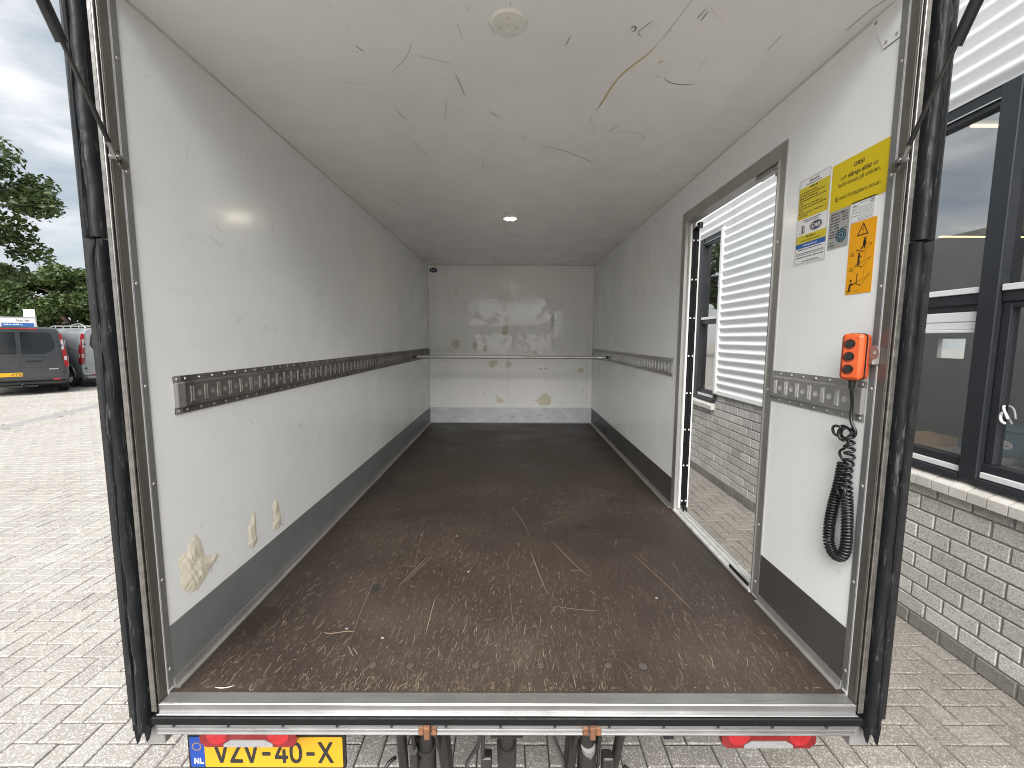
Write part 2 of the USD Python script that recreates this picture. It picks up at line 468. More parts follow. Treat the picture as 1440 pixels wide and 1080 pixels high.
plain("chrome", (.75, .75, .76), .12, 1, .05, 20)
plain("cladding", (.82, .825, .83), .55, 0, .02, 2)
plain("anthracite", (.021, .0235, .028), .42, 0, .06, 4)
plain("window_white", (.74, .74, .74), .4, 0, .03, 5)
plain("interior_grey", (.30, .30, .29), .8, 0, .05, 2)
plain("interior_dark", (.12, .115, .11), .8, 0, .1, 2)
plain("cardboard", (.55, .36, .2), .8, 0, .12, 12)
plain("tub_blue", (.04, .19, .27), .4, 0, .05, 6)
plain("red_print", (.62, .05, .03), .4, 0, .05, 6)
plain("paper_white", (.78, .78, .77), .6, 0, .03, 6)
plain("bottle_plastic", (.55, .56, .55), .25, 0, .08, 20)
plain("tyre", (.018, .018, .018), .8, 0, .2, 30, .3, 200)
plain("wheel_silver", (.52, .53, .54), .35, .7, .08, 30)
plain("paint_grey", (.030, .033, .037), .24, .25, .03, 4, coat=.8)
plain("paint_silver", (.24, .255, .27), .26, .35, .03, 4, coat=.7)
plain("dark_glass", (.012, .014, .016), .06, 0, .1, 4)
plain("underbody", (.010, .010, .010), .8, 0, .2, 10)
plain("bark", (.075, .058, .042), .9, 0, .3, 18, .8, 40)
plain("house_brick", (.20, .085, .055), .85, 0, .2, 8)
plain("roof_tile", (.17, .075, .055), .8, 0, .25, 9)
plain("hedge", (.05, .085, .02), .8, 0, .4, 6)
plain("amber", (.75, .26, .01), .2, 0, .05, 6)

mat("window_glass", {
    "lw": ("layer_weight", {"blend": .5}),
    "pw": ("math", {"math_type": "power", "value2": 4.0}),
    "ml": ("math", {"math_type": "multiply_add", "value2": .58, "value3": .40}),
    "t": ("transparent_bsdf", {"color": (.90, .93, .92)}),
    "gl": ("glossy_bsdf", {"color": (1, 1, 1), "roughness": 0.0}),
    "mx": ("mix_closure", {}),
}, [("lw.facing", "pw.value1"), ("pw.value", "ml.value1"), ("ml.value", "mx.fac"), ("t.BSDF", "mx.closure1"), ("gl.BSDF", "mx.closure2")], "mx.closure")

mat("led", {"e": ("emission", {"color": (1, .90, .68), "strength": LED})}, [], "e.emission")
mat("tube_light", {"e": ("emission", {"color": (1, .78, .36), "strength": .45})}, [], "e.emission")


def leaf_mat(name, lo, mid, hi):
    mat(name, {
        "g": ("geometry", {}), "r": ("rgb_ramp", {"ramp": [(0, lo), (.5, mid), (1, hi)]}),
        "n": ("noise_texture", {"scale": .9, "detail": 3}), "a": ("math", {"math_type": "add"}), "f": ("math", {"math_type": "multiply_add", "value2": .5, "value3": 0.0}),
        "p": ("principled_bsdf", {"roughness": .5}), "t": ("translucent_bsdf", {}), "mx": ("mix_closure", {"fac": .25}),
    }, [("g.random_per_island", "a.value1"), ("g.position", "n.vector"), ("n.fac", "a.value2"), ("a.value", "f.value1"), ("f.value", "r.fac"),
        ("r.color", "p.base_color"), ("r.color", "t.color"), ("p.BSDF", "mx.closure1"), ("t.BSDF", "mx.closure2")], "mx.closure")


leaf_mat("leaf_oak", (.022, .040, .011), (.062, .095, .022), (.125, .155, .036))
leaf_mat("leaf_green", (.026, .050, .012), (.072, .110, .026), (.14, .175, .042))


def tube_wheel(x, y, r, w):
    prof = np.array([(.58 * r, -w / 2), (.9 * r, -w / 2), (r, -w * .36), (r, w * .36), (.9 * r, w / 2), (.58 * r, w / 2)])
    m = trimesh.creation.revolve(prof, sections=40)
    v = m.vertices.copy()
    m.vertices = np.stack([x + v[:, 2], y + v[:, 0], r + v[:, 1]], 1)
    return m


# ================================================================== ground
PW, PL = .105, .21


def paver_mesh(cx, cy, horiz, seed):
    r = np.random.default_rng(seed)
    lx, ly = (PL, PW) if horiz else (PW, PL)
    hx, hy = lx / 2 - .0030, ly / 2 - .0030
    ix, iy = hx - .0045, hy - .0045
    z = r.normal(0, .0011, 4) + r.normal(0, .0006)
    X, Y = np.array([-1, 1, 1, -1]), np.array([-1, -1, 1, 1])
    top = np.stack([cx + X * ix, cy + Y * iy, z], 1)
    mid = np.stack([cx + X * hx, cy + Y * hy, z - .0045], 1)
    low = np.stack([cx + X * hx, cy + Y * hy, np.full(4, -.03)], 1)
    V = np.vstack([top, mid, low])
    F = [(0, 1, 2), (0, 2, 3)]
    for a in (0, 4):
        for i in range(4):
            j = (i + 1) % 4
            F += [(a + i, a + 4 + i, a + 4 + j), (a + i, a + 4 + j, a + j)]
    return V, np.array(F)


def pv_size(x, y, z):
    """How large a spot near the photograph's viewpoint looks (for choosing which pavers are single parts)."""
    q = np.array([x, y, z]) - CAM
    w = q @ _f
    if w < .3: return None
    return 720 + FPX * (q @ _r) / w, 540 + FPX * (q @ _d) / w, w


def in_view(px, py):
    if not (-25 < px < 1465 and 560 < py < 1100): return False
    if px < 140 + (py - 560) * .13: return True
    if px > 1262 - (py - 865) * .08 and py > 865: return True
    if py > 1030 and (px < 300 or 480 < px): return True
    return 965 < px < 1064 and 650 < py < 822


X0, X1, Y0, Y1 = -16.0, 2.72, -1.6, 15.0
G0, G1 = np.array([-10.0, 7.4]), np.array([-11.6, 13.8])       # the darker gutter strip keeps its own stones
pavers = []
for i in range(int((X1 - X0) / PW)):
    for j in range(int((Y1 - Y0) / PW)):
        d = (i - j) % 4
        if d not in (0, 3): continue
        x, y = X0 + ((i + 1) if d == 0 else (i + .5)) * PW, Y0 + ((j + .5) if d == 0 else (j + 1)) * PW
        if x < -4.2 and not -1.42 < x / max(y, .1) < -.9: continue
        if x < -8 and abs(x - (G0[0] + (G1[0] - G0[0]) * (y - G0[1]) / (G1[1] - G0[1]))) < .18: continue
        pavers.append((x, y, d == 0))
size = []
for k, (x, y, h) in enumerate(pavers):
    q = pv_size(x, y, 0)
    if q and in_view(q[0], q[1]):
        size.append((q[2], k))
size.sort()
single = {k for _, k in size[:300]}
pav = thing("pavement", None, None, local=True)
tag(stage.GetPrimAtPath(pav), kind="structure")
bed = trimesh.Trimesh([(X0, Y0, -.0075), (X1 + .02, Y0, -.0075), (X1 + .02, Y1, -.0075), (X0, Y1, -.0075)], [(0, 1, 2), (0, 2, 3)])
part(pav, "joint_bed", bed, "joint_sand", False)
field = {"paver": ([], []), "paver_dirty": ([], [])}
for k, (x, y, h) in enumerate(pavers):
    v, f = paver_mesh(x, y, h, k)
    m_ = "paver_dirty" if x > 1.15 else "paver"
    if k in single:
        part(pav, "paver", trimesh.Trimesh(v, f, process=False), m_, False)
    else:
        V_, F_ = field[m_]
        F_.append(f + 12 * len(V_)); V_.append(v)
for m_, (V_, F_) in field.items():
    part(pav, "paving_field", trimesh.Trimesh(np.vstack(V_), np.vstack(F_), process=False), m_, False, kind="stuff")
gd = (G1 - G0) / np.linalg.norm(G1 - G0); gn = np.array([gd[1], -gd[0]])
gs = []
for k in range(int(np.linalg.norm(G1 - G0) / .21)):
    for w in (-.105, .105):
        c = G0 + gd * (k + .5 + (.5 if w > 0 else 0)) * .21 + gn * w
        cs = [c + gd * a * .102 + gn * b * .102 for a, b in ((-1, -1), (1, -1), (1, 1), (-1, 1))]
        o = 4 * len(gs)
        gs.append((np.array([(*q, .001) for q in cs]), np.array([(0, 2, 1), (0, 3, 2)])))
gm = cat([trimesh.Trimesh(v, f, process=False) for v, f in gs])
part(pav, "gutter_strip", gm, "gutter_stone", False, kind="stuff")
gsheet = trimesh.Trimesh([(-140, -70, -.0125), (90, -70, -.0125), (90, 160, -.0125), (-140, 160, -.0125)], [(0, 1, 2), (0, 2, 3)])
setting("ground", gsheet, "far_paving")

# ================================================================== the box truck
XL, XR, ZF, ZC, YB, YF = -1.0575, 1.0425, .727, 2.738, 5.519, 1.228
truck = thing("box_truck", "white box truck seen from behind with its cargo box open and empty", "truck", base=(0, 3.3, 0))
T = truck
LW = lambda y, z: np.array([XL, y, z])
RW = lambda y, z: np.array([XR, y, z])
NL, NR, NB, NC, NF = (1, 0, 0), (-1, 0, 0), (0, -1, 0), (0, 0, -1), (0, 0, 1)
YO = 1.222                      # where wall panels end towards the rear frame
# shells
left_wall = part(T, "side_wall", bx(XL - .05, XL, YO, YB + .05, ZF - .06, ZC), "panel_side", False, label="left inner wall with filler patches and a full-length rail")
DY0, DY1, DZ0, DZ1 = 1.752, 2.645, ZF + .02, 2.515
right_wall = part(T, "side_wall", [bx(XR, XR + .05, YO, DY0, ZF - .06, ZC), bx(XR, XR + .05, DY1, YB + .05, ZF - .06, ZC), bx(XR, XR + .05, DY0, DY1, DZ1, ZC),
                                   bx(XR, XR + .05, DY0, DY1, ZF - .06, ZF - .004)], "panel_side", False, label="right inner wall with the side door opening")
back_wall = part(T, "front_bulkhead", bx(XL, XR, YB, YB + .05, ZF - .06, ZC), "panel_back", False)
ceiling = part(T, "ceiling", bx(XL - .05, XR + .05, YO, YB + .05, ZC, ZC + .05), "panel_ceiling", False)
fl = part(T, "floor_panel", bx(XL, XR, 1.228, 2.498, ZF - .03, ZF), "plywood", False, label="worn brown plywood sheet nearest the sill")
fl2 = part(T, "floor_panel", bx(XL, XR, 2.500, YB, ZF - .03, ZF - .0006), "plywood", False)
part(T, "chassis", [bx(XL, XR, 1.30, YB, ZF - .10, ZF - .032), bx(-.45, -.37, 1.9, 6.2, .48, .627), bx(.37, .45, 1.9, 6.2, .48, .627)] +
     [bx(XL, XR, y, y + .06, .56, .627) for y in np.arange(2.0, 5.4, .55)], "underbody", False)
for x in (-.92, .92):
    w = part(T, "wheel", tube_wheel(x, 3.55, .33, .24), "tyre", 30)
    part(w, "rim", [cyl((x + s * .10, 3.55, .33), (x + s * .125, 3.55, .33), .19, 20) for s in (-1, 1)], "wheel_silver", 30)
cab = part(T, "cab", trimesh.Trimesh(np.array([(sx * w, y, z) for sx in (-1, 1) for w, y, z in ((.95, 5.75, .45), (.98, 5.75, 1.2), (.86, 5.75, 2.25), (.98, 7.0, 1.2), (.84, 6.75, 2.22), (.95, 7.9, .5), (.93, 7.85, 1.1), (.95, 7.3, 1.25))])).convex_hull, "white_paint", 30)
part(cab, "windscreen", trimesh.Trimesh([(-.86, 7.27, 1.33), (.86, 7.27, 1.33), (.80, 6.83, 2.10), (-.80, 6.83, 2.10)], [(0, 1, 2), (0, 2, 3)]), "dark_glass", False)
for x in (-.88, .88):
    w = part(T, "wheel", tube_wheel(x, 7.05, .33, .22), "tyre", 30)
    part(w, "rim", [cyl((x + s * .10, 7.05, .33), (x + s * .115, 7.05, .33), .19, 20) for s in (-1, 1)], "wheel_silver", 30)

# skirting
kl = part(T, "kick_plate", bx(XL, XL + .003, 1.243, YB, ZF, .930), "kick_grey", False)
kr1 = part(T, "kick_plate", bx(XR - .003, XR, 1.243, 1.703, ZF, .930), "kick_dark", False)
kr2 = part(T, "kick_plate", bx(XR - .003, XR, 2.70, YB, ZF, .925), "kick_dark", False)
kb = part(T, "kick_plate", bx(XL + .003, XR - .003, YB - .003, YB, ZF, .932), "kick_pale", False, label="pale scraped kick plate along the front bulkhead")
for x0, s, spans in ((XL + .003, 1, [(1.243, YB - .003)]), (XR - .003, -1, [(1.243, 1.70), (2.70, YB - .003)])):
    for a, b in spans:
        part(T, "floor_angle", ext_y([(x0, ZF), (x0 + s * .017, ZF), (x0 + s * .017, ZF + .003), (x0 + s * .005, ZF + .006), (x0 + s * .003, ZF + .030), (x0, ZF + .030)], a, b), "frame_alu", False)
part(T, "floor_angle", bx(XL + .006, XR - .006, YB - .012, YB - .003, ZF, ZF + .010), "strip_alu", False)
# thin sealant beads in the corners
plain("sealant", (.60, .58, .52), .5, 0, .08, 20)
for x, s in ((XL, 1), (XR, -1)):
    part(T, "corner_bead", ext_y([(x, ZC), (x + s * .006, ZC), (x, ZC - .006)], 1.243, YB), "sealant", False)
    part(T, "corner_bead", cyl((x + s * .002, YB - .002, .93), (x + s * .002, YB - .002, ZC), .003, 8), "sealant", True)
part(T, "corner_bead", cyl((XL, YB - .001, ZC - .001), (XR, YB - .001, ZC - .001), .003, 8), "scuff_grey", True)

# ---- rear frame: strip, post, lips and rubber seals, left and right
ZT = 2.80


def seal(side, z0, z1, seed, wide, n=110):
    """A rubber profile along z: an outline of (offset outwards, y) pushed about by small dents. side -1 left, 1 right."""
    prof = [(.026, 1.205), (.0265, 1.185), (.031, 1.172), (.037, 1.1655), (.044, 1.1645), (.050, 1.168), (.0545, 1.178), (.058, 1.180), (.062, 1.1735), (.071, 1.175), (.077, 1.186), (.077, 1.212), (.028, 1.214)]
    prof = np.array(prof)
    zs = np.linspace(z0, z1, n)
    rings = []
    for z in zs:
        q = prof.copy()
        d = meshkit.noise(np.array([[z * 5, side * 3.0, seed], [z * 9, side * 3.0, seed + 5.5]]), seed)
        q[:, 0] = .012 + (q[:, 0] - .012) * (wide(z) + .07 * (d[0] - .5))
        e_ = meshkit.fbm(np.array([[z * 16, side * 2.0, seed + 1.5], [z * 38, 1.0, seed + 2.5], [z * 7, 4.0, seed + 8.5]]), 3, seed)
        q[2:6, 1] += .009 * (d[1] - .5) + .007 * (e_[0] - .5) + .003 * (e_[1] - .5)
        q[8:11, 0] += .007 * (e_[2] - .5); q[5:8, 1] += .006 * (e_[0] - .5)
        base = XL if side < 0 else XR
        rings.append(np.stack([base + side * q[:, 0], q[:, 1], np.full(len(q), z)], 1))
    V = np.vstack(rings); m = len(prof); F = []
    for i in range(n - 1):
        for j in range(m):
            k = (j + 1) % m
            F += [(i * m + j, i * m + k, (i + 1) * m + k), (i * m + j, (i + 1) * m + k, (i + 1) * m + j)]
    for j in range(1, m - 1):
        F += [(0, j + 1, j), ((n - 1) * m, (n - 1) * m + j, (n - 1) * m + j + 1)]
    tm = trimesh.Trimesh(V, F, process=False); tm.fix_normals()
    return tm


for side, xw in ((-1, XL), (1, XR)):
    s = -side                                                    # towards the inside
    st = part(T, "edge_strip", bx(xw, xw + s * .0035, 1.221, 1.243, ZF + .012, ZC - .001, .0008), "strip_alu", False)
    for z in (.80, 1.09, 1.39, 1.68, 1.97, 2.27, 2.56):
        part(st, "screw", cyl((xw + s * .0035, 1.232, z), (xw + s * .0055, 1.232, z), .0052, 10, .004), "lip_dirty", 30)
    part(T, "rear_post", bx(xw, xw - s * .052, 1.191, 1.2205, ZF - .012, ZT, .002), "post_steel", False)
    lip = part(T, "post_lip", [cyl((xw - s * .0015, 1.1885, ZF - .02), (xw - s * .0015, 1.1885, ZT), .0024, 10), bx(xw - s * .004, xw - s * .015, 1.1755, 1.1905, ZF - .02, ZT, .001),
                               cyl((xw - s * .0022, 1.1775, ZF - .02), (xw - s * .0022, 1.1775, ZT), .0028, 10)], "post_lip", 40)
    part(T, "seal_channel", bx(xw - s * .016, xw - s * .11, 1.204, 1.23, .66, ZT), "black_plastic", False)
    part(T, "inner_seal", bx(xw - s * .0165, xw - s * .0245, 1.193, 1.203, .655, ZT, .003), "rubber", False)
    part(T, "rubber_seal", seal(side, 2.085, ZT + .05, 3 + side, lambda z: 1.14 + .03 * math.sin(z * 4)), "rubber_bulb", 50, label="upper length of dented rubber door seal")
    part(T, "rubber_seal", seal(side, .645, 2.078, 7 + side, lambda z: 1.0 + .04 * math.sin(z * 3 + side) - .22 * math.exp(-((z - 2.08) / .03) ** 2)), "rubber_bulb", 50, label="lower length of dented rubber door seal")
    # torn rubber tongues at the foot
    for k, (o0, o1, zl) in enumerate(((.020, .040, .610), (.046, .070, .603))):
        part(T, "rubber_tongue", ext_y([(xw - s * o0, .665), (xw - s * o1, .665), (xw - s * (o1 - .002), .64), (xw - s * (o1 - .006), zl), (xw - s * (o0 + .006), .632)], 1.172, 1.180), "rubber", False)
    # foot bracket below
    part(T, "frame_foot", bx(xw - s * .004, xw - s * .068, 1.20, 1.30, .575, .648, .003), "grey_plastic", False)
    part(T, "outer_skin", bx(xw - s * .051, xw - s * .056, 1.23, YB + .05, .66, ZT), "skin_grey", False) if side < 0 else None
part(T, "outer_skin", [bx(XR + .051, XR + .056, 1.23, DY0 - .03, .66, ZT), bx(XR + .051, XR + .056, DY1 + .03, YB + .05, .66, ZT), bx(XR + .051, XR + .056, DY0 - .03, DY1 + .03, DZ1 + .03, ZT),
                       bx(XR + .051, XR + .056, DY0 - .03, DY1 + .03, .66, ZF - .004)], "skin_grey", False)
part(T, "roof_rim", [bx(XL - .06, XR + .06, 1.184, 1.26, ZC + .052, ZT, .004)], "strip_alu", False)
part(T, "header_rail", bx(XL, XR, 1.186, 1.2195, ZC - .004, ZT - .002), "post_steel", False)

# ---- sill
sill = part(T, "sill", [bx(XL + .002, XR - .002, 1.186, 1.2275, ZF - .02, ZF - .001, .001)], "sill_steel", False)
part(T, "sill_nose", [bx(XL + .001, XR - .001, 1.1815, 1.1855, ZF - .027, ZF - .0005, .0012), bx(XL + .001, XR - .001, 1.172, 1.1855, ZF - .030, ZF - .026, .001)], "bright_alu", False)
part(T, "bumper_rubber", bx(XL - .012, XR + .010, 1.166, 1.1845, ZF - .056, ZF - .0305, .003), "rubber", False)
fr = part(T, "lower_rail", [bx(XL - .001, XR - .004, 1.176, 1.20, ZF - .0905, ZF - .0565), cyl((XL, 1.1755, ZF - .074), (XR - .006, 1.1755, ZF - .074), .0032, 8), cyl((XL, 1.1755, ZF - .088), (XR - .006, 1.1755, ZF - .088), .0045, 8),
                            bx(XL, XR - .006, 1.1735, 1.1765, ZF - .064, ZF - .0565)], "bright_alu", 40)
for k in range(13):
    x = -1.004 + k * .1625
    part(fr, "bolt", cyl((x, 1.1735, ZF - .0585), (x, 1.1675, ZF - .0585), .0045, 8), "dark_steel", 30)
for x in (-.2495, .243):
    br = part(T, "rusty_catch", [bx(x - .006, x + .011, 1.156, 1.176, ZF - .093, ZF - .052, .002)], "rust", False)
    for dx in (-.017, .021):
        part(br, "bolt", [cyl((x + dx, 1.176, ZF - .078), (x + dx, 1.166, ZF - .078), .0085, 6), bx(x + dx - .009, x + dx + .009, 1.170, 1.177, ZF - .091, ZF - .064, .002)], "rust", False)

# ---- tailgate, lifted, and its two gas struts
ta = math.radians(36)
hy, hz = 1.16, ZT + .035
gate_dir = np.array([0, -math.cos(ta), math.sin(ta)])
gu = np.array([0, math.sin(ta), math.cos(ta)])
gate = bx(XL - .06, XR + .06, 0, 1.10, 0, .035, .006)
gate.vertices = np.array([0, hy, hz]) + gate.vertices[:, :1] * np.array([1, 0, 0]) + gate.vertices[:, 1:2] * gate_dir + gate.vertices[:, 2:] * gu
part(T, "raised_tailgate", gate, "white_paint", False)
for x, sx in ((-1.046, -1), (1.032, 1)):
    b = np.array([x, 1.186, 2.284]); xx = x - sx * .014
    p0 = np.array([xx, 1.176, 2.287]); p1 = np.array([xx - sx * .004, 1.054, 2.498]); d = (p1 - p0) / np.linalg.norm(p1 - p0)
    p2 = p0 + d * .80
    g = part(T, "gas_strut", cyl(p1 - d * .01, p2, .0125, 20), "strut_black", 40)
    part(g, "piston_rod", cyl(p0 + d * .035, p1 + d * .01, .0048, 12), "strut_rod", 40)
    part(g, "rod_sleeve", cyl(p0 + d * .03, p0 + d * .11, .0056, 12), "strut_black", 40)
    part(g, "ball_end", [cyl(p0 - d * .004, p0 + d * .034, .0072, 12), cyl(p0 + np.array([-sx * .006, 0, 0]), p0 + np.array([sx * .012, 0, 0]), .0085, 14), trimesh.creation.icosphere(2, .0095).apply_translation(p0 + [-sx * .006, 0, -.002])], "post_lip", 40)
    part(g, "end_clip", tube(curve([p0 + [-sx * .012, -.002, .012], p0 + [-sx * .014, -.016, 0], p0 + [-sx * .012, -.004, -.014], p0 + [-sx * .006, .012, -.006]], 14), .0016, 6), "strut_rod", True)
    part(g, "base_plate", cyl((x - sx * .0115, 1.197, 2.277), (x - sx * .016, 1.197, 2.277), .014, 16), "post_steel", 30)

# ---- lights, plate and lift gear under the sill
for x0, x1 in ((-.99, -.682), (.676, .976)):
    tl = part(T, "tail_light", bx(x0 + .008, x1 - .008, 1.262, 1.33, .528, .622, .004), "black_plastic", False)
    outline = Polygon([(x0, .622), (x1, .622), (x1, .536), (x1 - .018, .520), (x0 + .018, .520), (x0, .536)]).buffer(-.004).buffer(.004)
    xm = (x0 + x1) / 2
    clear = Polygon([(xm - .078, .521), (xm + .078, .521), (xm + .078, .531), (xm + .055, .545), (xm - .055, .545), (xm - .078, .531)])
    mk = lambda poly, y, d: place(ext(poly, d), (0, y, 0), (1, 0, 0), (0, 0, 1))
    part(tl, "red_lens", mk(outline.difference(clear.buffer(.0015)), 1.262, .018), "red_lens", False)
    part(tl, "clear_lens", mk(clear, 1.262, .019), "clear_lens", False)
    for dx in (-.098, .098):
        part(tl, "bright_lens", mk(Point(xm + dx, .566).buffer(.034), 1.2445, .003), "red_bright", False)
plate = part(T, "licence_plate", place(ext(rrect(-1.078, -.553, .374, .506, .008), .012), (0, 1.316, 0), (1, 0, 0), (0, 0, 1)), "black_plastic", False, label="yellow licence plate VZV-40-X with blue NL band")
PY = 1.3035
part(plate, "plate_face", place(ext(rrect(-1.022, -.5605, .386, .496, .004), .002), (0, PY, 0), (1, 0, 0), (0, 0, 1)), "plate_yellow", False)
part(plate, "country_band", place(ext(rrect(-1.0705, -1.0225, .386, .496, .004), .002), (0, PY, 0), (1, 0, 0), (0, 0, 1)), "plate_blue", False)
tm = meshkit.text_mesh("VZV-40-X", .072, .0015, bold=True)
w = tm.bounds[1][0] - tm.bounds[0][0]
tm.vertices[:, 0] = (tm.vertices[:, 0] - tm.bounds[0][0]) * (.400 / w)
part(plate, "plate_number", place(tm, (-.992, PY - .002, .405), (1, 0, 0), (0, 0, 1)), "print_black", False)
tm = meshkit.text_mesh("NL", .019, .0012, bold=True)
part(plate, "country_letters", place(tm, (-1.0605, PY - .002, .400), (1, 0, 0), (0, 0, 1)), "paper_white", False)
star = Polygon([(math.sin(k * math.pi / 5) * (.0028 if k % 2 == 0 else .0012), math.cos(k * math.pi / 5) * (.0028 if k % 2 == 0 else .0012)) for k in range(10)])
part(plate, "star_ring", [place(ext(affinity.translate(star, -1.0468 + .0135 * math.cos(k * math.pi / 6), .462 + .0135 * math.sin(k * math.pi / 6)), .001), (0, PY - .002, 0), (1, 0, 0), (0, 0, 1)) for k in range(12)], "plate_yellow", False)
part(T, "plate_bracket", [bx(-1.04, -.60, 1.318, 1.335, .47, .57, .003), bx(-1.01, -.99, 1.30, 1.335, .505, .57, .002)], "grey_plastic", False)


def beam(p0, p1, w, h):
    """A rectangular bar from p0 to p1, w wide along x."""
    p0, p1 = np.array(p0, float), np.array(p1, float)
    d = (p1 - p0) / np.linalg.norm(p1 - p0)
    u = np.array([1.0, 0, 0]); u -= d * (u @ d); u /= np.linalg.norm(u)
    m = bx(-w / 2, w / 2, -h / 2, h / 2, 0, np.linalg.norm(p1 - p0), .003)
    m.vertices = p0 + m.vertices[:, :1] * u + m.vertices[:, 1:2] * np.cross(d, u) + m.vertices[:, 2:] * d
    return m


for k, (x, dx, sx) in enumerate(((-.272, -.045, 1), (.248, .045, -1))):
    c = part(T, "lift_cylinder", [cyl((x, 1.262, .60), (x + dx * .35, 1.33, .44), .026, 18), cyl((x + dx * .35, 1.33, .44), (x + dx, 1.50, .10), .033, 18)], "black_metal", 30)
    part(c, "pivot_pin", cyl((x - .045, 1.258, .575), (x + .045, 1.258, .575), .018, 14), "black_metal", 30)
    part(c, "clevis_plate", beam((x - .036, 1.25, .61), (x - .040, 1.29, .50), .012, .06), "black_metal", False)
    part(c, "clevis_plate", beam((x + .036, 1.25, .61), (x + .040, 1.29, .50), .012, .06), "black_metal", False)
    if k: part(c, "cylinder_tube", cyl((x + .012, 1.300, .475), (x + .030, 1.372, .345), .024, 16), "grey_plastic", 30)
    part(T, "lift_arm", beam((x + sx * .040 + (.008 if k else 0), 1.30, .63), (x + sx * .040 + (.008 if k else 0), 1.48, .10), .030, .07), "black_metal", False)
c = part(T, "lift_cylinder", [cyl((-.012, 1.255, .62), (-.012, 1.33, .45), .027, 18), cyl((-.012, 1.33, .45), (-.012, 1.50, .10), .034, 18)], "black_metal", 30)
part(c, "pivot_pin", cyl((-.062, 1.265, .56), (.040, 1.265, .56), .020, 14), "black_metal", 30)
part(T, "support_tube", cyl((-.352, 1.25, .62), (-.395, 1.46, .12), .017, 14), "black_metal", 40)
part(T, "support_tube", cyl((.362, 1.25, .62), (.375, 1.46, .12), .016, 14), "black_metal", 40)
part(T, "valve_block", bx(-.335, -.310, 1.29, 1.33, .37, .45, .004), "dark_steel", False)
part(T, "valve_block", bx(-.098, -.062, 1.30, 1.34, .33, .42, .004), "dark_steel", False)
part(T, "valve_block", bx(.310, .345, 1.29, 1.33, .33, .43, .004), "dark_steel", False)
part(T, "end_cap", cyl((-.322, 1.288, .465), (-.322, 1.31, .455), .015, 14), "black_plastic", 30)
for pts in ([(-.105, 1.23, .62), (-.106, 1.27, .50), (-.13, 1.30, .43), (-.15, 1.36, .32)], [(-.085, 1.23, .62), (-.09, 1.29, .46), (-.092, 1.36, .30)], [(.125, 1.23, .62), (.15, 1.28, .50), (.18, 1.34, .38), (.19, 1.40, .26)],
            [(-.40, 1.36, .36), (-.43, 1.33, .34), (-.42, 1.33, .30), (-.38, 1.36, .29)], [(.30, 1.25, .60), (.295, 1.30, .48), (.31, 1.36, .36), (.32, 1.42, .26)], [(.40, 1.36, .33), (.43, 1.34, .32), (.46, 1.36, .30)]):
    part(T, "hydraulic_hose", tube(curve(pts, 20), .0065, 8), "cable_black", True)
part(T, "bracket", [bx(.43, .60, 1.26, 1.34, .565, .61, .004), bx(.50, .535, 1.27, 1.33, .52, .57, .004)], "black_plastic", False)
# ================================================================== cargo rails
RZ0, RZ1 = 1.578, 1.699


def cargo_rail(xw, s, y0, y1, matname, lipmat, front_cap, label, first, pitch=.0636):
    """A slotted rail on the wall at xw; s points into the box."""
    yc = y0 + (.032 if front_cap else .006)
    plate = sbox(yc, RZ0 + .024, y1, RZ1 - .024)
    zc = (RZ0 + RZ1) / 2
    ys = np.arange(first, y1 - .025, pitch)
    holes = []
    for y in ys:
        if y > yc + .012: holes.append(rrect(y - .0085, y + .0085, zc - .027, zc + .027, .004))
        if yc + .014 < y - pitch / 2: holes.append(Point(y - pitch / 2, zc).buffer(.0115, quad_segs=4))
    plate = plate.difference(shapely.union_all(holes))
    pm = ext(plate, .0025)
    v = pm.vertices.copy()
    pm.vertices = np.stack([xw + s * (.0105 + v[:, 2]), v[:, 0], v[:, 1]], 1)
    if s < 0: pm.invert()
    ms = [pm]
    for za, zb, dirn in ((RZ0, RZ0 + .021, 1), (RZ1 - .021, RZ1, -1)):
        ms.append(bx(xw, xw + s * .003, y0, y1, za, zb))
        zi, zo = (zb, zb + .004) if dirn > 0 else (za, za - .004)
        zi -= dirn * .002
        ms.append(ext_y([(xw + s * .001, zi), (xw + s * .013, zo), (xw + s * .011, zo + dirn * .002), (xw, zi + dirn * .003)], yc if front_cap else y0, y1))
    r = part(T, "cargo_rail", ms, matname, False, label=label)
    for y in ys:
        if y > yc + .012:
            part(r, "slot_lip", [bx(xw + s * .002, xw + s * .0152, y - .0083, y - .0058, zc - .026, zc + .026), bx(xw + s * .002, xw + s * .0138, y + .0060, y + .0082, zc - .025, zc + .025),
                                 bx(xw + s * .006, xw + s * .0085, y - .0056, y + .006, zc - .026, zc + .026)], lipmat, False)
        if yc + .014 < y - pitch / 2:
            part(r, "hole_cup", cyl((xw + s * .001, y - pitch / 2, zc), (xw + s * .0105, y - pitch / 2, zc), .0112, 12), lipmat, False)
        for z in (RZ0 + .0105, RZ1 - .0105):
            if y - .02 > y0:
                part(r, "rivet", cyl((xw + s * .003, y - .014, z), (xw + s * .0055, y - .014, z), .0052, 8, .0035), "rivet_steel", 30)
    if front_cap:
        part(r, "end_cap", [bx(xw, xw + s * .0135, y0, y0 + .036, RZ0 + .020, RZ1 - .020, .003), bx(xw, xw + s * .004, y0, y0 + .030, RZ0, RZ0 + .0205, .0015), bx(xw, xw + s * .004, y0, y0 + .030, RZ1 - .0205, RZ1, .0015)], "grey_plastic", False)
        for z in (RZ0 + .010, RZ1 - .010):
            part(r, "rivet", cyl((xw + s * .004, y0 + .013, z), (xw + s * .0065, y0 + .013, z), .0062, 8, .004), "rivet_steel", 30)
    return r


